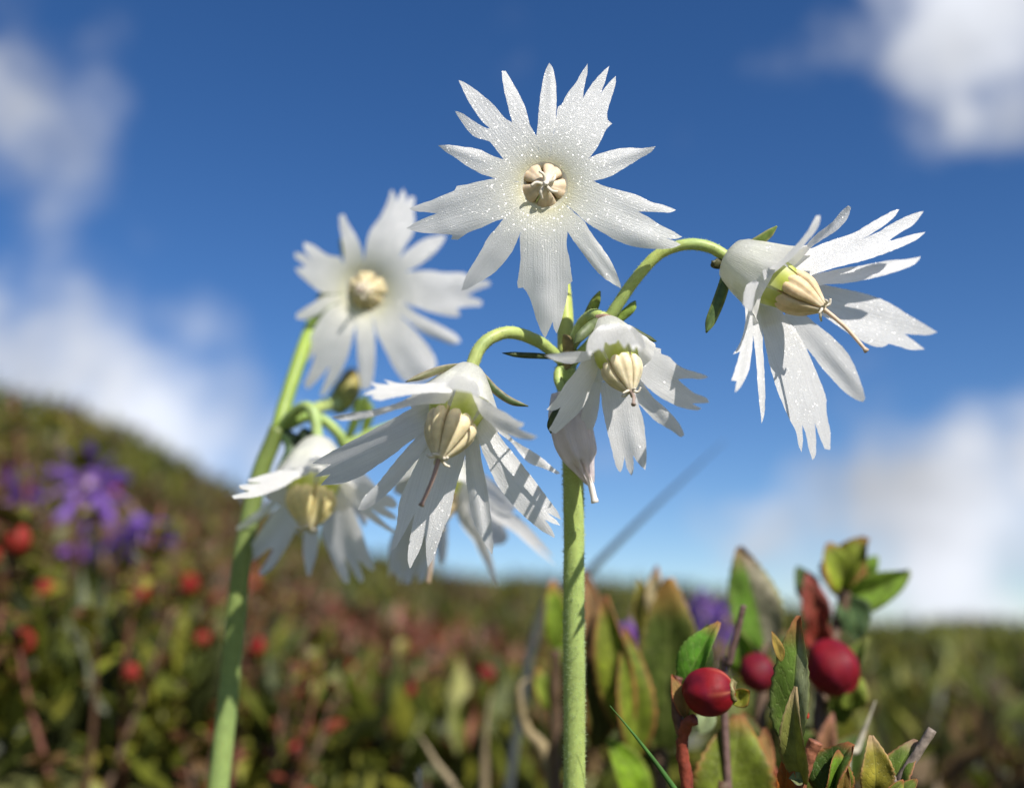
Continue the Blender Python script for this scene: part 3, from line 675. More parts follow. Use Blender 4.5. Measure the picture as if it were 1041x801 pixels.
# flower stalks
stalk(P1, 'flower_stalk', [(577, 372, 95), (600, 350, 94), (620, 322, 93.5), (643, 288, 93), (668, 260, 92.8), (695, 249, 92.6), (720, 251, 92.5), (742, 263, 92.5)], .00050, .00047, 1100)
stalk(P1, 'flower_stalk', [(573, 368, 95), (562, 358, 94), (545, 346, 93), (520, 338, 91.5), (500, 343, 90.5), (487, 355, 90), (479, 374, 89.6)], .00050, .00052, 900, c1=(.36, .42, .14))
stalk(P1, 'flower_stalk', [(575, 372, 95), (575, 340, 96), (574, 310, 97), (570, 270, 98.5), (563, 225, 99.5), (555, 197, 98.8)], .00075, .0006, 600, c0=(.42, .47, .12), c1=(.36, .44, .08))
stalk(P1, 'flower_stalk', [(575, 374, 95), (582, 350, 94.5), (592, 330, 94), (603, 321, 92.5), (613, 325, 91.6)], .00048, .0006, 300)
stalk(P1, 'flower_stalk', [(574, 372, 95), (568, 378, 94.5), (568, 388, 94), (573, 398, 93.6)], .0004, .0004, 80)
# sepals and bracts
def sep(par, P, wd, col=SG2, edge=None, name='sepal'): return strap(par, name, spline(pxs(P), 7), wd, M_sepal, col, edge=edge)
sep(fB.obj, [(741,262,92.3),(752,256,91.6),(768,247,91),(780,239,90.6),(790,230,90.3)], .00085, (.17, .24, .05), (.35, .33, .15))
sep(fB.obj, [(739,266,92.2),(737,285,91.7),(731,305,91.4),(723,325,91.2),(718,338,91)], .0010, (.07, .12, .03), (.20, .25, .08))
sep(fB.obj, [(742,266,93),(736,268,92.6),(727,268,92.2),(724,266,92)], .0009, (.07, .07, .03))
sep(fB.obj, [(744,260,93),(752,268,95),(764,275,97),(775,280,98)], .0009, (.07, .12, .03))
sep(fC.obj, [(479,372,89),(465,373,88),(448,376,86.6),(430,382,85.5),(413,388,84.8)], .00065, (.12, .12, .05), (.34, .30, .22))
sep(fC.obj, [(484,373,89),(495,387,88.2),(505,398,87.8),(520,408,87.6),(537,413,87.5)], .00065, (.05, .08, .02), (.28, .22, .14))
sep(fC.obj, [(477,371,90),(482,382,92.5),(486,392,94.5)], .0008, SG)
sep(fD.obj, [(612,324,91),(602,331,89.8),(592,340,89),(584,350,88.8)], .0009, (.10, .13, .05))
sep(fD.obj, [(616,324,91),(640,335,91.2),(655,343,91.3),(667,347,91.5)], .0007, SG)
sep(fD.obj, [(613,323,92),(618,335,94),(622,345,95.5)], .0008, SG)
sep(fA.obj, [(553,192,98.5),(538,198,97),(522,202,96)], .0009, SG2)
sep(fA.obj, [(555,190,98.5),(572,182,97),(588,176,96)], .0009, SG2)
sep(fA.obj, [(553,188,98.5),(545,172,97),(541,158,96)], .0009, SG2)
mb = MB(); tube(mb, spline(pxs([(606,323.5,90.8),(615,322.5,90.6),(624,325,90.8)]), 6), .0003, 8, 0, (.22, .14, .10)); mb.build('calyx_scar', M_twig, fD.obj)
for P, wd, c in [([(584,352,95),(594,332,94.6),(603,312,94.4),(610,296,94.3)], .0010, (.17, .22, .04)),
                 ([(622,332,94),(632,322,93.8),(641,314,93.6),(646,306,93.6)], .00085, (.24, .34, .06)),
                 ([(570,364,94.6),(550,362,93.6),(530,361,92.8),(511,359,92.2)], .00052, (.07, .09, .03)),
                 ([(575,378,94.4),(578,362,94),(577,348,93.9),(573,340,93.8)], .0010, (.22, .17, .07))]:
    sep(P1, P, wd, c, name='bract')

# ================= plant two (behind, left) =================
e2 = W(222, 801, 118)
P2 = thing('snowbell_plant', 'slightly blurred white snowbell at left with leaning green stem and three open blooms', 'flower', (e2.x, e2.y, ground(e2.x, e2.y)), 'white snowbells')
b0 = MCI @ P2.location.copy(); bpx = PX(b0)
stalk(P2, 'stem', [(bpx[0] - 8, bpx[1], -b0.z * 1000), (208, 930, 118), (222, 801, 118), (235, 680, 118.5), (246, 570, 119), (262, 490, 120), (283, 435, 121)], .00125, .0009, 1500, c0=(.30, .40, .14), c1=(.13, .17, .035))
ZE = (230, 180, 3.337)
Epet = [
 [(400,300),(395,230),(385,170),(383,132),(398,126),(415,160),(440,200),(460,250),(466,288)],
 [(466,288),(475,230),(490,180),(520,140),(545,90),(560,42),(572,60),(577,85),(590,60),(600,40),(610,65),(610,90),(625,65),(640,70),(637,110),(640,160),(630,200),(610,230),(585,278)],
 [(585,278),(620,245),(680,208),(740,195),(745,205),(715,250),(670,290),(610,322)],
 [(610,322),(690,318),(740,325),(800,325),(840,345),(893,352),(895,368),(850,385),(818,402),(868,420),(866,437),(820,440),(783,445),(795,470),(770,474),(700,460),(640,440),(600,425)],
 [(600,425),(650,465),(720,500),(780,535),(795,560),(770,570),(710,548),(660,525),(625,495),(585,465)],
 [(585,465),(640,520),(690,580),(712,625),(705,665),(680,692),(640,700),(600,690),(570,650),(540,590),(510,530),(502,492)],
 [(500,492),(505,560),(505,620),(495,700),(478,722),(460,715),(448,650),(442,560),(440,492)],
 [(440,492),(430,540),(415,600),(385,670),(350,720),(325,747),(318,735),(335,690),(352,638),(310,690),(275,722),(263,700),(290,640),(302,596),(280,620),(255,642),(265,600),(300,510),(345,445)],
 [(345,440),(320,460),(270,484),(237,480),(240,462),(290,430),(330,405),(362,400)],
 [(362,396),(320,390),(290,370),(240,325),(234,310),(270,305),(232,272),(232,256),(265,262),(292,287),(262,240),(265,220),(300,235),(345,265),(385,270),(400,300)]]
Epet = [tr(ZE, o) for o in Epet]
fE = front_flower(P2, (372, 296), 126, 22, Epet, (-.10, -.02, 1), 9, 'upper bloom, facing the viewer', rise=1.6, k=1.1, dish=1.4,
   heart_kw=dict(start=6.6, length=3.2, r=1.95, style=2.0, ph0=.8, gap=.92, scol=(.6, .48, .4), acol=(.62, .52, .30)))
for P in [[(372,296,136),(357,268,130),(346,243,127.5)], [(370,298,136),(340,300,130),(322,302,128)]]:
    sep(fE.obj, P, .0013, (.16, .22, .04))
fG = Flower(P2, (324, 446), 117, (-.02, -.86, .50), 1.25, 5.0, 4.0, 'lower left bloom, hanging from a short arched stalk')
ZG = (230, 440, 5.006)
side(fG, ZG, [
 ([(430,140),(400,170),(350,190),(280,190),(220,205),(150,225),(108,237),(115,250),(180,255),(110,260),(64,268),(75,285),(120,295),(60,312),(28,320),(40,336),(90,332),(150,325),(230,300),(300,270),(350,235),(420,210)], (420,180), (50,320), dict(near=True, bow=.2)),
 ([(370,220),(300,270),(240,330),(180,380),(110,430),(48,482),(60,496),(110,480),(170,440),(240,380),(300,340),(370,280)], (370,250), (55,488), dict(near=False)),
 ([(385,260),(330,300),(260,380),(200,460),(140,550),(80,620),(75,640),(110,635),(150,620),(120,660),(180,620),(215,590),(240,590),(200,660),(163,712),(175,727),(220,700),(270,640),(320,560),(360,480),(390,400),(420,320)], (400,300), (150,680), dict(near=False)),
 ([(430,330),(405,420),(395,500),(390,580),(398,660),(412,722),(425,730),(445,670),(465,590),(472,480),(475,400),(470,330)], (450,340), (418,725), dict(near=False, doff=-2)),
 ([(480,320),(482,370),(485,440),(490,520),(510,580),(540,650),(570,710),(600,760),(622,767),(625,720),(610,660),(602,628),(630,680),(665,740),(685,764),(700,745),(685,690),(664,648),(690,660),(720,690),(745,704),(758,685),(735,630),(710,560),(680,470),(640,380),(590,300),(540,290)], (540,320), (670,745), dict(near=False, doff=-1)),
 ([(560,270),(600,330),(640,390),(680,440),(700,480),(722,440),(700,380),(670,320),(620,260)], (590,270), (705,470), dict(near=False)),
 ([(560,220),(600,200),(700,200),(780,290),(850,330),(872,372),(850,385),(800,378),(850,410),(874,440),(850,440),(790,420),(738,388),(800,450),(850,490),(870,515),(840,505),(760,460),(720,430),(680,400),(610,330)], (580,250), (865,440), dict(near=False)),
 ([(400,160),(430,120),(500,110),(560,150),(600,200),(560,215),(520,180),(470,165),(430,175)], (490,120), (500,170), dict(near=True, bow=.4))])
fG.heart(start=4.8, length=3.6, r=1.8, style=0, ph0=.4, acol=(.74, .63, .30))
fH = Flower(P2, (448, 446), 121, (-.05, -.88, .40), 1.2, 5.0, 3.9, 'bloom hidden behind the largest sharp bloom')
side(fH, (0, 0, 1), [
 ([(462,462),(474,482),(490,492),(507,500),(524,514),(521,522),(505,526),(513,536),(517,546),(512,553),(500,555),(494,560),(480,546),(466,527),(456,500),(450,475)], (458,475), (518,530), dict(near=False)),
 ([(468,460),(485,476),(505,492),(523,508),(525,517),(505,508),(485,496),(466,480)], (468,468), (524,515), dict(near=False)),
 ([(425,480),(415,520),(405,550),(399,578),(404,588),(413,572),(410,594),(418,592),(425,572),(425,592),(433,589),(438,565),(444,540),(446,500),(446,478)], (436,482), (418,592), dict(near=False)),
 ([(446,480),(440,530),(443,558),(448,574),(454,565),(455,530),(452,480)], (448,484), (449,572), dict(near=False))])
for i in range(3): fH.petal3d(.4 + i * .9, i % 2 == 0)
fH.heart(start=5, length=3.8, r=1.8, style=5, ph0=.4)
stalk(P2, 'flower_stalk', [(283,437,121),(290,410,122.5),(303,370,125),(318,330,129),(335,308,133),(366,297,135)], .00085, .0007, 300, c0=(.22, .30, .05), c1=(.25, .36, .05))
stalk(P2, 'flower_stalk', [(284,438,121),(294,424,120),(305,415,119),(314,414,118),(320,424,117.5),(323,446,117)], .0006, .0006, 200, c0=(.22,.33,.08), c1=(.34, .44, .16))
stalk(P2, 'flower_stalk', [(284,438,121),(310,424,121),(330,428,121),(345,442,121),(352,452,121.5),(380,440,122),(420,430,121.5),(447,444,121)], .0006, .0006, 200, c0=(.22,.33,.08))
stalk(P2, 'flower_stalk', [(284,436,121),(305,425,122),(330,412,130),(343,412,136)], .0007, .0008, 100)
mb = MB(); pp = spline(pxs([(340,416,136),(349,404,137),(355,392,138),(358,376,139)]), 6)
tube(mb, pp, lambda t: .0017 * math.sin(math.pi * (.15 + .8 * t)) ** .6, 16, 0, lambda t: (lerp(.24, .36, t), lerp(.30, .26, t), .07), wob=.2); mb.build('flower_bud', M_sepal, P2, label='small brown and yellow bud')
for P, wd, c in [([(284,434,121),(302,448,119),(312,440,118),(306,462,117.5)], .0014, (.03, .05, .02)), ([(285,436,121),(295,455,119),(290,470,118.5),(280,480,118)], .0012, (.05, .09, .03)),
                 ([(370,440,126),(375,420,126),(372,405,126)], .0012, (.14, .2, .03)), ([(352,450,124),(362,425,124),(366,412,124),(374,402,124)], .0012, (.10, .15, .03))]:
    sep(P2, P, wd, c, name='bract')

# ================= purple snowbells =================
def purple_plant(label, spots, root, k=1.0, group='purple snowbells'):
    rt = W(*root); t = thing('snowbell_plant', label, 'flower', (rt.x, rt.y, ground(rt.x, rt.y) - .002), group)
    rr = random.Random(root[0]); top = sum((W(*s_[:3]) for s_ in spots), Vector()) / len(spots) - Vector((0, 0, .012))
    mb = MB(); pts = spline([t.location.copy(), t.location.lerp(top, .5) + Vector((.002, 0, 0)), top], 8); tube(mb, pts, .0011, 10, 0, (.14, .09, .04)); mb.build('stem', M_stem, t)
    for (px, py, d, ax, kk) in spots:
        col = (rr.uniform(.27, .36), rr.uniform(.11, .16), rr.uniform(.55, .68))
        f = Flower(t, (px, py), d, ax, kk * k, 4.5, 3.2, col=col, mat_=M_purple, inner=(.35, .2, .5), flare=58); f.L *= .95
        ph0 = rr.random()
        for i in range(10): f.petal3d(ph0 + i * math.pi / 5, i % 2 == 0, L=f.L * rr.uniform(.9, 1.1))
        f.heart(start=4.2, length=3.2, r=1.4, style=5, ph0=ph0, bits=False, fil=False, acol=(.36, .22, .45), scol=(.5, .3, .5))
        mb = MB(); c = MC @ f.c0; tube(mb, spline([top, lerp(top, c, .6) + Vector((0, 0, .007)), c - (MC.to_3x3() @ f.a) * .0002], 6), .0006, 8, 0, (.2, .12, .08)); mb.build('flower_stalk', M_stem, t)
purple_plant('purple snowbell at left with one bloom facing out and others drooping', [(98,488,300,(.1,-.1,1),1.15), (138,522,296,(.35,-.75,.5),1.05), (88,540,304,(-.2,-.95,.3),.95)], (112,690,300), 1.0)
purple_plant('purple snowbell at the left edge of the picture', [(34,484,310,(-.2,-.45,.8),1.15), (2,490,314,(-.5,-.7,.4),1.05)], (15,680,312), 1.0)
purple_plant('purple snowbell half hidden among the bilberry leaves', [(716,612,280,(-.1,-.4,.9),.9), (745,640,284,(.4,-.7,.5),.9)], (725,760,280), 1.0)
purple_plant('purple snowbell showing only as a faint patch behind the tall dark leaf', [(645,632,250,(-.3,-.6,.6),.9)], (655,780,250), 1.0)

# ================= bilberry twigs in the foreground =================
def leaf_mesh(base, tip, width, side_v=None, fold=.3, curl=.15, col=(.07, .12, .02), edge=(.35, .08, .03), edge_w=.22, tipc=None, right=None, nu=13, nv=26, serr=.05, asym=1.0):
    """base, tip world points; side_v: world vector across the leaf; thickness is real"""
    ax = tip - base; L_ = ax.length; u = ax.normalized()
    view = (Vector((0, 0, CAMZ)) - (base + tip) / 2).normalized()
    s = side_v if side_v is not None else u.cross(view); s = (s - u * s.dot(u)).normalized(); nn = s.cross(u).normalized()
    if nn.dot(view) < 0: nn = -nn
    vs, cs, uv = [], [], []; ph = rnd.uniform(0, 9)
    for layer in (0, 1):
        for j in range(nv):
            v = j / (nv - 1)
            wv = width * .5 * (math.sin(math.pi * min(1, v * .93 + .035) ** .85) ** .8) * (1 - .25 * v)
            wv *= 1 + serr * math.sin(v * 70 + ph) 
            for i in range(nu):
                x = i / (nu - 1) * 2 - 1
                wx = wv * x * (asym if x > 0 else 1)
                p = base + u * L_ * v + s * wx + nn * (abs(wx) * fold - curl * L_ * (v - .4) ** 2 * 2 + .045 * width * math.sin(x * 3 + v * 8 + ph) * (.3 + abs(x)))
                p += nn * (-.00012 if layer else 0) * (1 - x * x * .9)
                e_ = max(0, (abs(x) - (1 - edge_w)) / edge_w) ** 1.2; q = noise.noise(Vector((x * 2.2, v * 3, ph))) * .5 + .5
                c = [lerp(col[k], col[k] * (1.0 + .9 * (q - .5)), 1) for k in range(3)]
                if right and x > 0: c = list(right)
                e2 = min(1, max(e_ * (.4 + q), max(0, (v - .82) / .18) * .9 if tipc is None else 0)); c = [lerp(c[k], edge[k], e2) for k in range(3)]
                if tipc: tt = max(0, (v - .75) / .25); c = [lerp(c[k], tipc[k], tt) for k in range(3)]
                vs.append(p); cs.append(tuple(c)); uv.append((x, v))
    fs = []; o = nu * nv
    for j in range(nv - 1):
        for i in range(nu - 1):
            a = j * nu + i; fs.append((a, a + 1, a + nu + 1, a + nu)); fs.append((o + a, o + a + nu, o + a + nu + 1, o + a + 1))
        fs.append((j * nu, (j + 1) * nu, o + (j + 1) * nu, o + j * nu)); fs.append((j * nu + nu - 1, o + j * nu + nu - 1, o + (j + 1) * nu + nu - 1, (j + 1) * nu + nu - 1))
    mb = MB(); mb.add(vs, fs, 0, cs, uv); return mb
def pleaf(par, b, t, wpx, roll=0, **kw):
    kw['col'] = tuple(c * f for c, f in zip(kw.get('col', (.07, .12, .02)), (1.12, 1.12, .75))); B, T = W(*b), W(*t); wd = wpx / F * (b[2] + t[2]) / 2 * .001 * 1.12
    u = (T - B).normalized(); view = (Vector((0, 0, CAMZ)) - (B + T) / 2).normalized(); s = u.cross(view).normalized()
    s = Matrix.Rotation(R(roll), 3, u) @ s; wd /= max(.35, math.cos(R(roll)))
    return leaf_mesh(B, T, wd, s, **kw).build('leaf', M_leaf, par)
def berry(par, c, r, axis=(.5, .1, .3), col=(.30, .012, .018), top=None, ribs=.03, calyx=True):
    cc = W(*c); a = (MC.to_3x3() @ Vector(axis)).normalized(); e1 = a.orthogonal().normalized(); e2_ = a.cross(e1); nu, nv = 40, 24; vs, cs = [], []
    for j in range(nv + 1):
        th = math.pi * j / nv
        for i in range(nu):
            ph = 2 * math.pi * i / nu; rr = math.sin(th) * (1 + ribs * math.cos(5 * ph)) * (1 - .04 * math.cos(th)); z = -math.cos(th) * 1.10
            vs.append(cc + (a * z + (e1 * math.cos(ph) + e2_ * math.sin(ph)) * rr) * r * (1 + .06 * noise.noise(Vector((math.cos(ph) * 1.1, math.sin(ph) * 1.1, z * 1.1 + c[1])))))
            q = noise.noise(Vector((math.cos(ph) * 1.5, math.sin(ph) * 1.5, z * 2 + c[0]))) * .5 + .5
            st_ = max(0, math.cos(5 * ph)) ** 6 * max(0, z) * .5 * bool(calyx); q = min(1, max(0, (q - .35) * 2.2)); cs.append(tuple(lerp(lerp(col[k], (.10, .006, .02)[k], q * .8), (.5, .18, .10)[k], st_) for k in range(3)))
    fs = [(j * nu + i, j * nu + (i + 1) % nu, (j + 1) * nu + (i + 1) % nu, (j + 1) * nu + i) for j in range(nv) for i in range(nu)]
    mb = MB(); mb.add(vs, fs, 0, cs); b = mb.build('berry', M_berry, par)
    if calyx:
        mb = MB(); vs, fs = [], []
        for k_, (rr, z) in enumerate([(.42, .93), (.50, 1.04), (.42, 1.13), (.28, 1.10), (.05, 1.03)]):
            for i in range(20):
                ph = 2 * math.pi * i / 20; vs.append(cc + (a * (z + (.05 * math.cos(5 * ph) if k_ in (1, 2) else 0)) + (e1 * math.cos(ph) + e2_ * math.sin(ph)) * rr) * r)
        for j in range(4):
            for i in range(20): fs.append((j * 20 + i, j * 20 + (i + 1) % 20, (j + 1) * 20 + (i + 1) % 20, (j + 1) * 20 + i))
        fs.append(tuple(80 + i for i in range(20)))
        mb.add(vs, fs, 0, (.20, .17, .07)); mb.build('calyx', M_sepal, b)
    return b
def twig(par, P, r0, r1, col, name='twig'):
    mb = MB(); tube(mb, spline(pxs(P), 8), lambda t: lerp(r0, r1, t), 10, 0, col, wob=.25); return mb.build(name, M_twig, par)
def bilb(label, root, group='bilberry sprigs'):
    rt = W(*root); return thing('bilberry_sprig', label, 'shrub', (rt.x, rt.y, ground(rt.x, rt.y)), group)
def down(root):                  # (DZ is added again by W)
    q = down0(root); return (q[0], q[1], q[2] - DZ)
def down0(root):                  # the pixel/depth of the ground point under a root
    rt = W(*root); v = MCI @ Vector((rt.x, rt.y, ground(rt.x, rt.y))); q = PX(v); return (q[0], q[1], -v.z * 1000)
RB = (.19, .035, .018); BR = (.10, .06, .035); EDR = (.38, .09, .04)
# sprig with the round red berry
B1 = bilb('bilberry sprig with a shiny red berry on red stalk, bright green leaf above', (696, 800, 96))
twig(B1, [down((696,800,96)), (697,900,96), (698,800,96), (694,770,96), (694,750,96), (699,735,95.5), (706,731,95)], .0006, .0005, RB)
twig(B1, [(694,748,96),(688,725,96.5),(687,700,97),(690,688,97)], .0005, .0004, (.10, .04, .025))
berry(B1, (720.5, 702.5, 95), .00205, (.86, .12, .28), (.17, .005, .009), ribs=.05)
pleaf(B1, (694,700,97.5), (727,630,98), 30, roll=-30, fold=.5, col=(.10, .26, .03), edge=(.14, .22, .04), tipc=(.45, .2, .08))
pleaf(B1, (698,697,98.6), (724,636,99.5), 26, roll=40, fold=.2, col=(.03, .06, .015), edge=(.04, .06, .02))
pleaf(B1, (744,714,94.5), (761,700,94.2), 20, roll=20, fold=.4, curl=-.3, col=(.30, .30, .05), edge=(.42, .14, .04))
pleaf(B1, (697,728,96), (684,686,96.5), 16, roll=10, fold=.4, col=(.34, .20, .10), edge=(.45, .08, .05))
# sprig with the big veined leaf
B2 = bilb('bilberry sprig with a tall veined upright leaf and a small curled leaf before it', (812, 805, 93))
twig(B2, [down((812,805,93)), (808,900,93), (806,805,93), (806,770,93), (809,745,93.5)], .0008, .0005, RB)
pleaf(B2, (806,762,93.5), (809.5,627,94), 44, roll=-18, fold=.42, curl=.12, col=(.12, .20, .045), edge=(.20, .23, .08), tipc=(.45, .16, .07), right=(.34, .38, .20), asym=.75)  # paler right half: the sunlit side is painted into the leaf colour
pleaf(B2, (795,672,93), (786,642,93.2), 10, roll=20, fold=.3, col=(.35, .25, .08), edge=(.5, .25, .08))
pleaf(B2, (814,800,91), (801,706,90), 26, roll=-25, fold=.55, curl=.28, col=(.22, .23, .08), edge=(.34, .24, .12), tipc=(.50, .36, .20))
pleaf(B2, (798,810,91.5), (801,764,91.5), 19, roll=0, fold=.7, curl=.3, col=(.36, .10, .02), edge=(.45, .14, .03), tipc=(.5, .2, .06))
twig(B2, [(812,810,92), (817,785,92), (823,768,92), (829,753,92)], .00045, .0006, (.22, .08, .04))
pleaf(B2, (816,792,91), (803,790,90.8), 14, roll=20, fold=.3, col=(.22, .26, .16), edge=(.3, .3, .2))
pleaf(B2, (818,730,93), (822,724,93), 6, col=(.5, .06, .05), edge=(.5, .06, .05))
# low sprig with cupped leaf tips at the lower right
B3 = bilb('low bilberry sprig with short yellowing leaves beside a cut grey twig', (890, 820, 93))
twig(B3, [down((890,830,93)), (888,900,93), (890,830,93), (893,800,93)], .0008, .0006, BR)
pleaf(B3, (836,812,92), (862,754,92), 40, roll=-40, fold=.6, col=(.05, .10, .02), edge=(.40, .12, .05))
pleaf(B3, (846,812,91.5), (855,764,91.5), 26, roll=35, fold=.5, col=(.14, .26, .03), edge=(.45, .12, .06))
pleaf(B3, (856,812,91), (860,776,91), 14, roll=0, fold=.5, col=(.30, .18, .06), edge=(.4, .16, .08))
pleaf(B3, (890,812,91.5), (890,752,91.5), 34, roll=15, fold=.5, curl=.35, col=(.30, .26, .05), edge=(.48, .28, .12), tipc=(.5, .34, .2))
pleaf(B3, (902,812,92), (927,750,92.5), 32, roll=-20, fold=.55, curl=.3, col=(.13, .20, .04), edge=(.40, .14, .08), tipc=(.45, .27, .2))
pleaf(B3, (908,812,90.5), (933,792,90.5), 16, roll=10, col=(.16, .22, .05), edge=(.45, .15, .07))
pleaf(B3, (898,814,90), (920,794,90), 16, roll=30, col=(.2, .24, .05), edge=(.5, .12, .06))
tw = W(905, 830, 92); T1 = thing('dead_twig', 'bare grey twig with a cut end, lower right beside yellow leaves', 'twig', (tw.x, tw.y, ground(tw.x, tw.y)))
twig(T1, [down((905,830,92)), (895,830,92), (914,794,92), (932,766,92), (948,741,92)], .00042, .00038, (.20, .16, .13), 'stick')
tw = W(745, 700, 108); T2 = thing('dead_twig', 'thin dark twig rising behind the shiny red berry', 'twig', (tw.x, tw.y, ground(tw.x, tw.y)))
twig(T2, [down((745,740,108)), (736,720,108), (742,672,108), (750,640,108), (756,615,108)], .0004, .0003, (.12, .07, .06), 'stick')
# blurred sprigs behind
DZ = 6
B4 = bilb('blurred bilberry sprig with leaves starring against the cloud and a dark red berry', (838, 800, 118))
twig(B4, [down((838,800,118)), (832,800,120), (832,740,121), (838,690,124), (850,640,127), (860,600,128)], .0009, .0007, BR)
berry(B4, (846, 678, 118), .00300, (.2, -.6, .7), (.15, .005, .011), calyx=False)
pleaf(B4, (852,604,129), (879,545,129), 42, roll=-40, fold=.5, col=(.20, .24, .03), edge=(.42, .16, .06), edge_w=.4)
pleaf(B4, (862,606,129), (845,551,130), 44, roll=25, fold=.4, col=(.22, .28, .03), edge=(.42, .16, .06), edge_w=.4)
pleaf(B4, (858,610,128), (928,583,128), 36, roll=30, fold=.4, col=(.18, .30, .04), edge=(.2, .26, .05))
pleaf(B4, (866,606,131), (890,563,132), 30, roll=-20, fold=.4, col=(.14, .26, .03), edge=(.2, .26, .05))
pleaf(B4, (860,606,128), (874,650,126), 36, roll=-20, fold=.5, col=(.05, .10, .05), edge=(.12, .17, .09))
pleaf(B4, (832,640,128), (822,583,128), 30, roll=10, fold=.6, col=(.26, .05, .06), edge=(.46, .14, .14))
pleaf(B4, (822,610,130), (812,575,131), 26, roll=20, fold=.6, col=(.06, .10, .05), edge=(.1, .14, .06))
pleaf(B4, (838,665,125), (830,620,125), 30, roll=-20, fold=.6, col=(.26, .03, .03), edge=(.36, .07, .05))
pleaf(B4, (853,735,121), (876,645,122), 36, roll=-35, fold=.5, col=(.14, .20, .04), edge=(.22, .22, .06))
pleaf(B4, (860,720,119), (870,680,119), 40, roll=0, fold=.3, col=(.20, .26, .05), edge=(.3, .25, .06))
pleaf(B4, (834,790,116), (846,726,116), 22, roll=0, fold=.5, col=(.34, .16, .13), edge=(.5, .22, .18))
pleaf(B4, (826,800,118), (800,720,119), 44, roll=20, fold=.4, col=(.09, .14, .03), edge=(.30, .10, .04))
pleaf(B4, (845,800,119), (880,742,120), 40, roll=-10, fold=.4, col=(.07, .12, .03), edge=(.20, .10, .04))
B5 = bilb('out of focus bilberry sprig with a half pale folded leaf and a dark berry', (772, 800, 122))
twig(B5, [down((772,800,122)), (770,800,123), (772,740,123), (776,690,125), (776,650,127)], .0009, .0006, BR)
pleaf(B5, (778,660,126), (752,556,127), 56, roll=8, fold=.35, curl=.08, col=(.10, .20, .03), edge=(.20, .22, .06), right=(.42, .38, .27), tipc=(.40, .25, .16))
pleaf(B5, (765,690,124), (748,640,124), 34, roll=-20, fold=.4, col=(.13, .24, .03), edge=(.2, .2, .05))
pleaf(B5, (790,700,124), (800,640,125), 30, roll=30, fold=.4, col=(.06, .10, .03), edge=(.2, .1, .05))
berry(B5, (770, 683, 121), .0021, (.2, -.6, .7), (.13, .007, .014), calyx=False)
pleaf(B5, (768,780,120), (756,725,120), 34, roll=10, fold=.3, col=(.08, .12, .03), edge=(.35, .10, .05))
DZ = 16
B6 = bilb('out of focus bilberry sprig with large dark green leaves and a pale leaf tip', (668, 800, 120))
twig(B6, [down((668,800,120)), (672,800,121), (670,740,122), (668,680,123)], .001, .0007, BR)
pleaf(B6, (676,760,120), (682,588,120), 82, roll=10, fold=.25, curl=.05, col=(.055, .080, .018), edge=(.22, .17, .04), tipc=(.42, .22, .06), edge_w=.25)
pleaf(B6, (668,640,124), (665,576,124), 24, roll=-20, fold=.3, col=(.50, .42, .36), edge=(.42, .2, .1), tipc=(.45, .2, .12))
pleaf(B6, (655,650,126), (652,588,126), 26, roll=30, fold=.3, col=(.22, .20, .05), edge=(.3, .22, .05))
pleaf(B6, (706,720,118), (716,650,119), 46, roll=-30, fold=.3, col=(.08, .13, .02), edge=(.2, .14, .04))
B7 = bilb('out of focus bilberry sprig with tall yellow green leaves just right of the sharp stem', (630, 800, 115))
twig(B7, [down((630,800,115)), (634,800,115), (636,750,115), (634,710,116)], .0009, .0007, BR)
pleaf(B7, (636,745,115), (612,608,116), 46, roll=-15, fold=.35, col=(.20, .24, .03), edge=(.42, .13, .07), edge_w=.3)
pleaf(B7, (648,770,114), (640,640,115), 44, roll=20, fold=.35, col=(.17, .22, .03), edge=(.38, .12, .06), edge_w=.3)
pleaf(B7, (608,690,119), (598,580,119), 30, roll=20, fold=.4, col=(.30, .17, .12), edge=(.36, .13, .08))
pleaf(B7, (610,760,118), (602,660,118), 40, roll=30, fold=.4, col=(.07, .07, .02), edge=(.35, .12, .05))
pleaf(B7, (655,815,108), (621,750,109), 40, roll=20, fold=.4, col=(.18, .30, .02), edge=(.24, .28, .04))
DZ = 0
B8 = bilb('out of focus bilberry sprig with a broad leaf below the shiny red berry', (735, 830, 106))
twig(B8, [down((735,830,106)), (735,830,106), (738,800,107)], .0009, .0006, BR)
pleaf(B8, (736,850,106), (754,728,108), 84, roll=10, fold=.3, col=(.15, .19, .03), edge=(.36, .13, .05), edge_w=.2)
pleaf(B8, (712,745,106), (724,712,107), 20, roll=10, fold=.3, col=(.30, .36, .28), edge=(.3, .34, .2))
pleaf(B8, (772,800,108), (779,740,109), 24, roll=10, fold=.3, col=(.36, .20, .10), edge=(.45, .15, .08))
pleaf(B8, (790,830,108), (780,770,108), 26, roll=0, fold=.3, col=(.40, .10, .06), edge=(.3, .08, .06))
B9 = bilb('small out of focus bilberry shoot with orange tipped leaves left of the sharp stem', (565, 800, 150))
twig(B9, [down((565,800,150)), (565,760,150), (564,700,150), (566,660,150)], .0009, .0006, BR)
pleaf(B9, (566,660,150), (563,590,150), 26, roll=10, fold=.3, col=(.20, .30, .04), edge=(.42, .14, .06), tipc=(.5, .14, .06))
pleaf(B9, (572,690,150), (578,630,150), 26, roll=-30, fold=.3, col=(.16, .26, .04), edge=(.3, .14, .06))
pleaf(B9, (560,720,150), (548,680,150), 26, roll=30, fold=.3, col=(.18, .24, .04), edge=(.42, .14, .06))
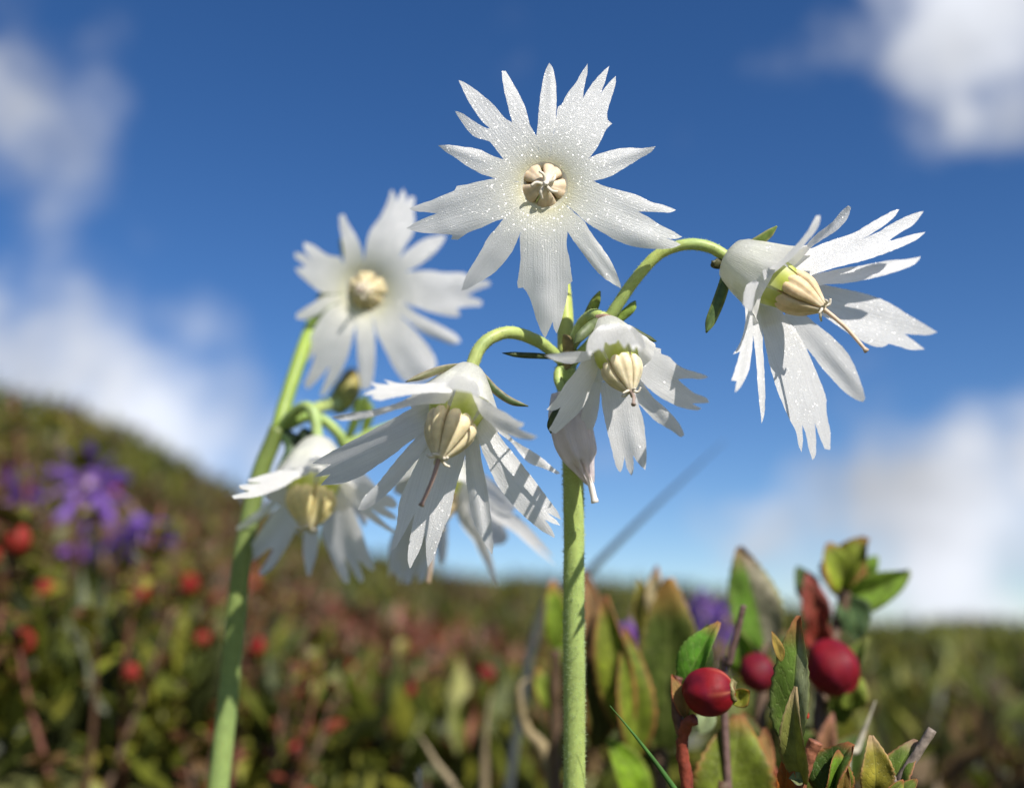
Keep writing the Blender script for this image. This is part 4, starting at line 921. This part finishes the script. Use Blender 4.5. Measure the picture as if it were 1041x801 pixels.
# a red-tipped bud at the bottom edge, tiny straw tip
# ------------------------------------------------------------------ grass blades
def blade(label, P, wd, col, name='grass_blade', cat='grass', mat_=None, group=None):
    pts = spline(pxs(P), 10); base = pts[0]
    t = MB(); n = len(pts); fr = frames(pts); view = (Vector((0, 0, CAMZ)) - pts[n // 2]).normalized(); vs, cs = [], []
    for i, p in enumerate(pts):
        tt = i / (n - 1); w_ = wd * .5 * (1 - max(0, tt - .35) / .65 * .93); s = fr[i][0].cross(view).normalized(); nn = s.cross(fr[i][0])
        for u, h in ((-1, .25), (0, -.12), (1, .25), (0, -.4)): vs.append(p + s * w_ * u + nn * w_ * h); cs.append(col)
    fs = [(i * 4 + k, i * 4 + (k + 1) % 4, (i + 1) * 4 + (k + 1) % 4, (i + 1) * 4 + k) for i in range(n - 1) for k in range(4)]
    fs.append((n * 4 - 4, n * 4 - 3, n * 4 - 2, n * 4 - 1)); t.add(vs, fs, 0, cs)
    o = t.build(name, mat_ or M_straw, loc=base); tag(o, label, cat, group); return o
blade('slender dark green grass blade in focus, right of the sharp stem foot', [down((880,1000,92)), (765,905,92), (712,838,92), (672,782,92), (645,747,92), (620,717,92)], .00062, (.06, .16, .03))
blade('thin dark blurred grass blade slanting up across the blue sky', [down((500,720,185)), (545,640,187), (600,580,188), (665,515,189), (737,448,190)], .0016, (.07, .08, .08))
blade('pale dry blade leaning behind the curled leaf', [down((850,830,112)), (858,800,112), (872,760,113), (890,712,114)], .0012, (.48, .44, .34))
blade('dry curved straw bending over near the foot of the sharp stem', [down((575,860,150)), (560,790,150), (535,740,150), (528,700,150), (540,688,151)], .0018, (.34, .27, .15))
blade('thin upright dry straw left of the curved straw', [down((495,860,170)), (492,790,170), (494,740,170), (500,700,171)], .0014, (.28, .22, .13))
blade('short pale straw tip at the bottom edge', [down((424,840,110)), (427,812,110), (424,795,110), (421,784,110)], .0006, (.55, .47, .33))
blade('slanting dry straw low between the two snowbell stems', [down((455,880,160)), (470,830,160), (440,770,162), (425,745,163)], .0014, (.30, .24, .14))

# ------------------------------------------------------------------ heath sprigs in the middle distance
def sprig(seed):
    r3 = random.Random(seed); t = thing('heath_sprig', 'leafy dwarf shrub sprig in the blurred heath behind the snowbells', 'shrub', (0, 0, 0), 'blurred heath sprigs behind the snowbells')
    H = r3.uniform(.05, .075); st = MB(); lf = MB(); kind = seed % 4
    stems = r3.choice([3, 4])
    berries = []
    for b in range(stems):
        a = r3.uniform(0, 6.28); lean = r3.uniform(.1, .35)
        top = Vector((math.cos(a) * lean * H, math.sin(a) * lean * H, H * r3.uniform(.7, 1.05)))
        pts = spline([Vector((0, 0, -.01)), top * .5 + Vector((r3.gauss(0, .003), r3.gauss(0, .003), 0)), top], 5)
        tube(st, pts, lambda q: lerp(.0008, .0004, q), 6, 0, r3.choice([(.08, .04, .02), (.10, .06, .035), (.14, .05, .03)]))
        for k in range(20):
            q = r3.uniform(.2, 1.0); i = min(len(pts) - 1, int(q * len(pts))); p = pts[i]
            an = r3.uniform(0, 6.28); d = Vector((math.cos(an), math.sin(an), r3.uniform(.3, 1.6))).normalized()
            pool = {0: GREENS[:4] + [(.20, .24, .025)] + BROWNS[:2], 1: GREENS[:2] + BROWNS, 2: GREENS[1:4] + REDS + BROWNS[:1], 3: BROWNS * 2 + REDS + GREENS[:1]}[kind]
            c = r3.choice(pool)
            ln = r3.uniform(.004, .0075) * (1 if k < 14 else .8)
            up = Vector((r3.gauss(0, .6), r3.gauss(0, .6), 1)).normalized(); s = d.cross(up).normalized(); nn = s.cross(d)
            vs = []; cs = []
            for v, ww in ((0, .05), (.25, .8), (.55, 1), (.82, .6), (1, .03)):
                for x in (-1, 0, 1):
                    vs.append(p + d * (ln * v) + s * x * ww * ln * .30 + nn * (abs(x) * ww * ln * .12 - v * v * ln * .12)); cs.append(c if not (abs(x) and v > .4) else tuple(lerp(c[j], (.28, .10, .03)[j], .35) for j in range(3)))
            lf.add(vs, [(a_ * 3 + b_, a_ * 3 + b_ + 1, (a_ + 1) * 3 + b_ + 1, (a_ + 1) * 3 + b_) for a_ in range(4) for b_ in range(2)], 0, cs)
        if r3.random() < .38: berries.append(top * r3.uniform(.6, .98) + Vector((r3.gauss(0, .004), r3.gauss(0, .004), 0)))
    st.build('stem', M_twig, t); lf.build('foliage', M_foliage, t)
    for b in berries:
        mb = MB(); vs = []; nu, nv = 10, 7; rr = r3.uniform(.0018, .0027); cc = r3.choice([(.24, .010, .010), (.16, .008, .012), (.20, .02, .014), (.22, .012, .010)])
        for j in range(nv + 1):
            th = math.pi * j / nv
            for i in range(nu): vs.append(b + Vector((math.sin(th) * math.cos(i * 6.283 / nu), math.sin(th) * math.sin(i * 6.283 / nu), -math.cos(th) * 1.15)) * rr)
        mb.add(vs, [(j * nu + i, j * nu + (i + 1) % nu, (j + 1) * nu + (i + 1) % nu, (j + 1) * nu + i) for j in range(nv) for i in range(nu)], 0, cc)
        mb.build('berry', M_berry, t)
    return t
protos = [sprig(100 + i) for i in range(12)]
used = set(); r4 = random.Random(11); place = []
tries = 0
while len(place) < 250 and tries < 20000:
    tries += 1
    az = r4.uniform(-29, 7) if r4.random() < .86 else r4.uniform(7, 28)
    r = .20 * (1.2 / .20) ** r4.random()
    if az > 0 and r < .30: continue
    if az > 7 and r < .55: continue
    if az > -9 and r < .24: continue
    if az > 11 and r < 1.1: continue
    x, y = r * math.sin(R(az)), r * math.cos(R(az))
    if all((x - a) ** 2 + (y - b) ** 2 > (.013 + .02 * r) ** 2 for a, b, _, _ in place): place.append((x, y, r, az))
for i, (x, y, r, az) in enumerate(place):
    p = protos[i % 12]
    if i < 12: o = p
    else:
        o = p.copy(); C.objects.link(o)
        for ch in p.children:
            c = ch.copy(); C.objects.link(c); c.parent = o
    top = CAMZ + r * math.tan(R(elev(az) - (r4.uniform(-.6, 3.2) if r < .5 else r4.uniform(.8, 3.5)) - (1.0 if az > -15 else 0)))    # sprig tops stay under the skyline of the hill
    gz = ground(x, y); s_ = max(.5, min(2.0, (top - gz) / .065)); s_ *= r4.uniform(.75, 1.0)
    o.location = (x, y, gz); o.rotation_euler = (0, 0, r4.uniform(0, 6.28)); o.scale = (s_ ** .75, s_ ** .75, s_ ** .95)
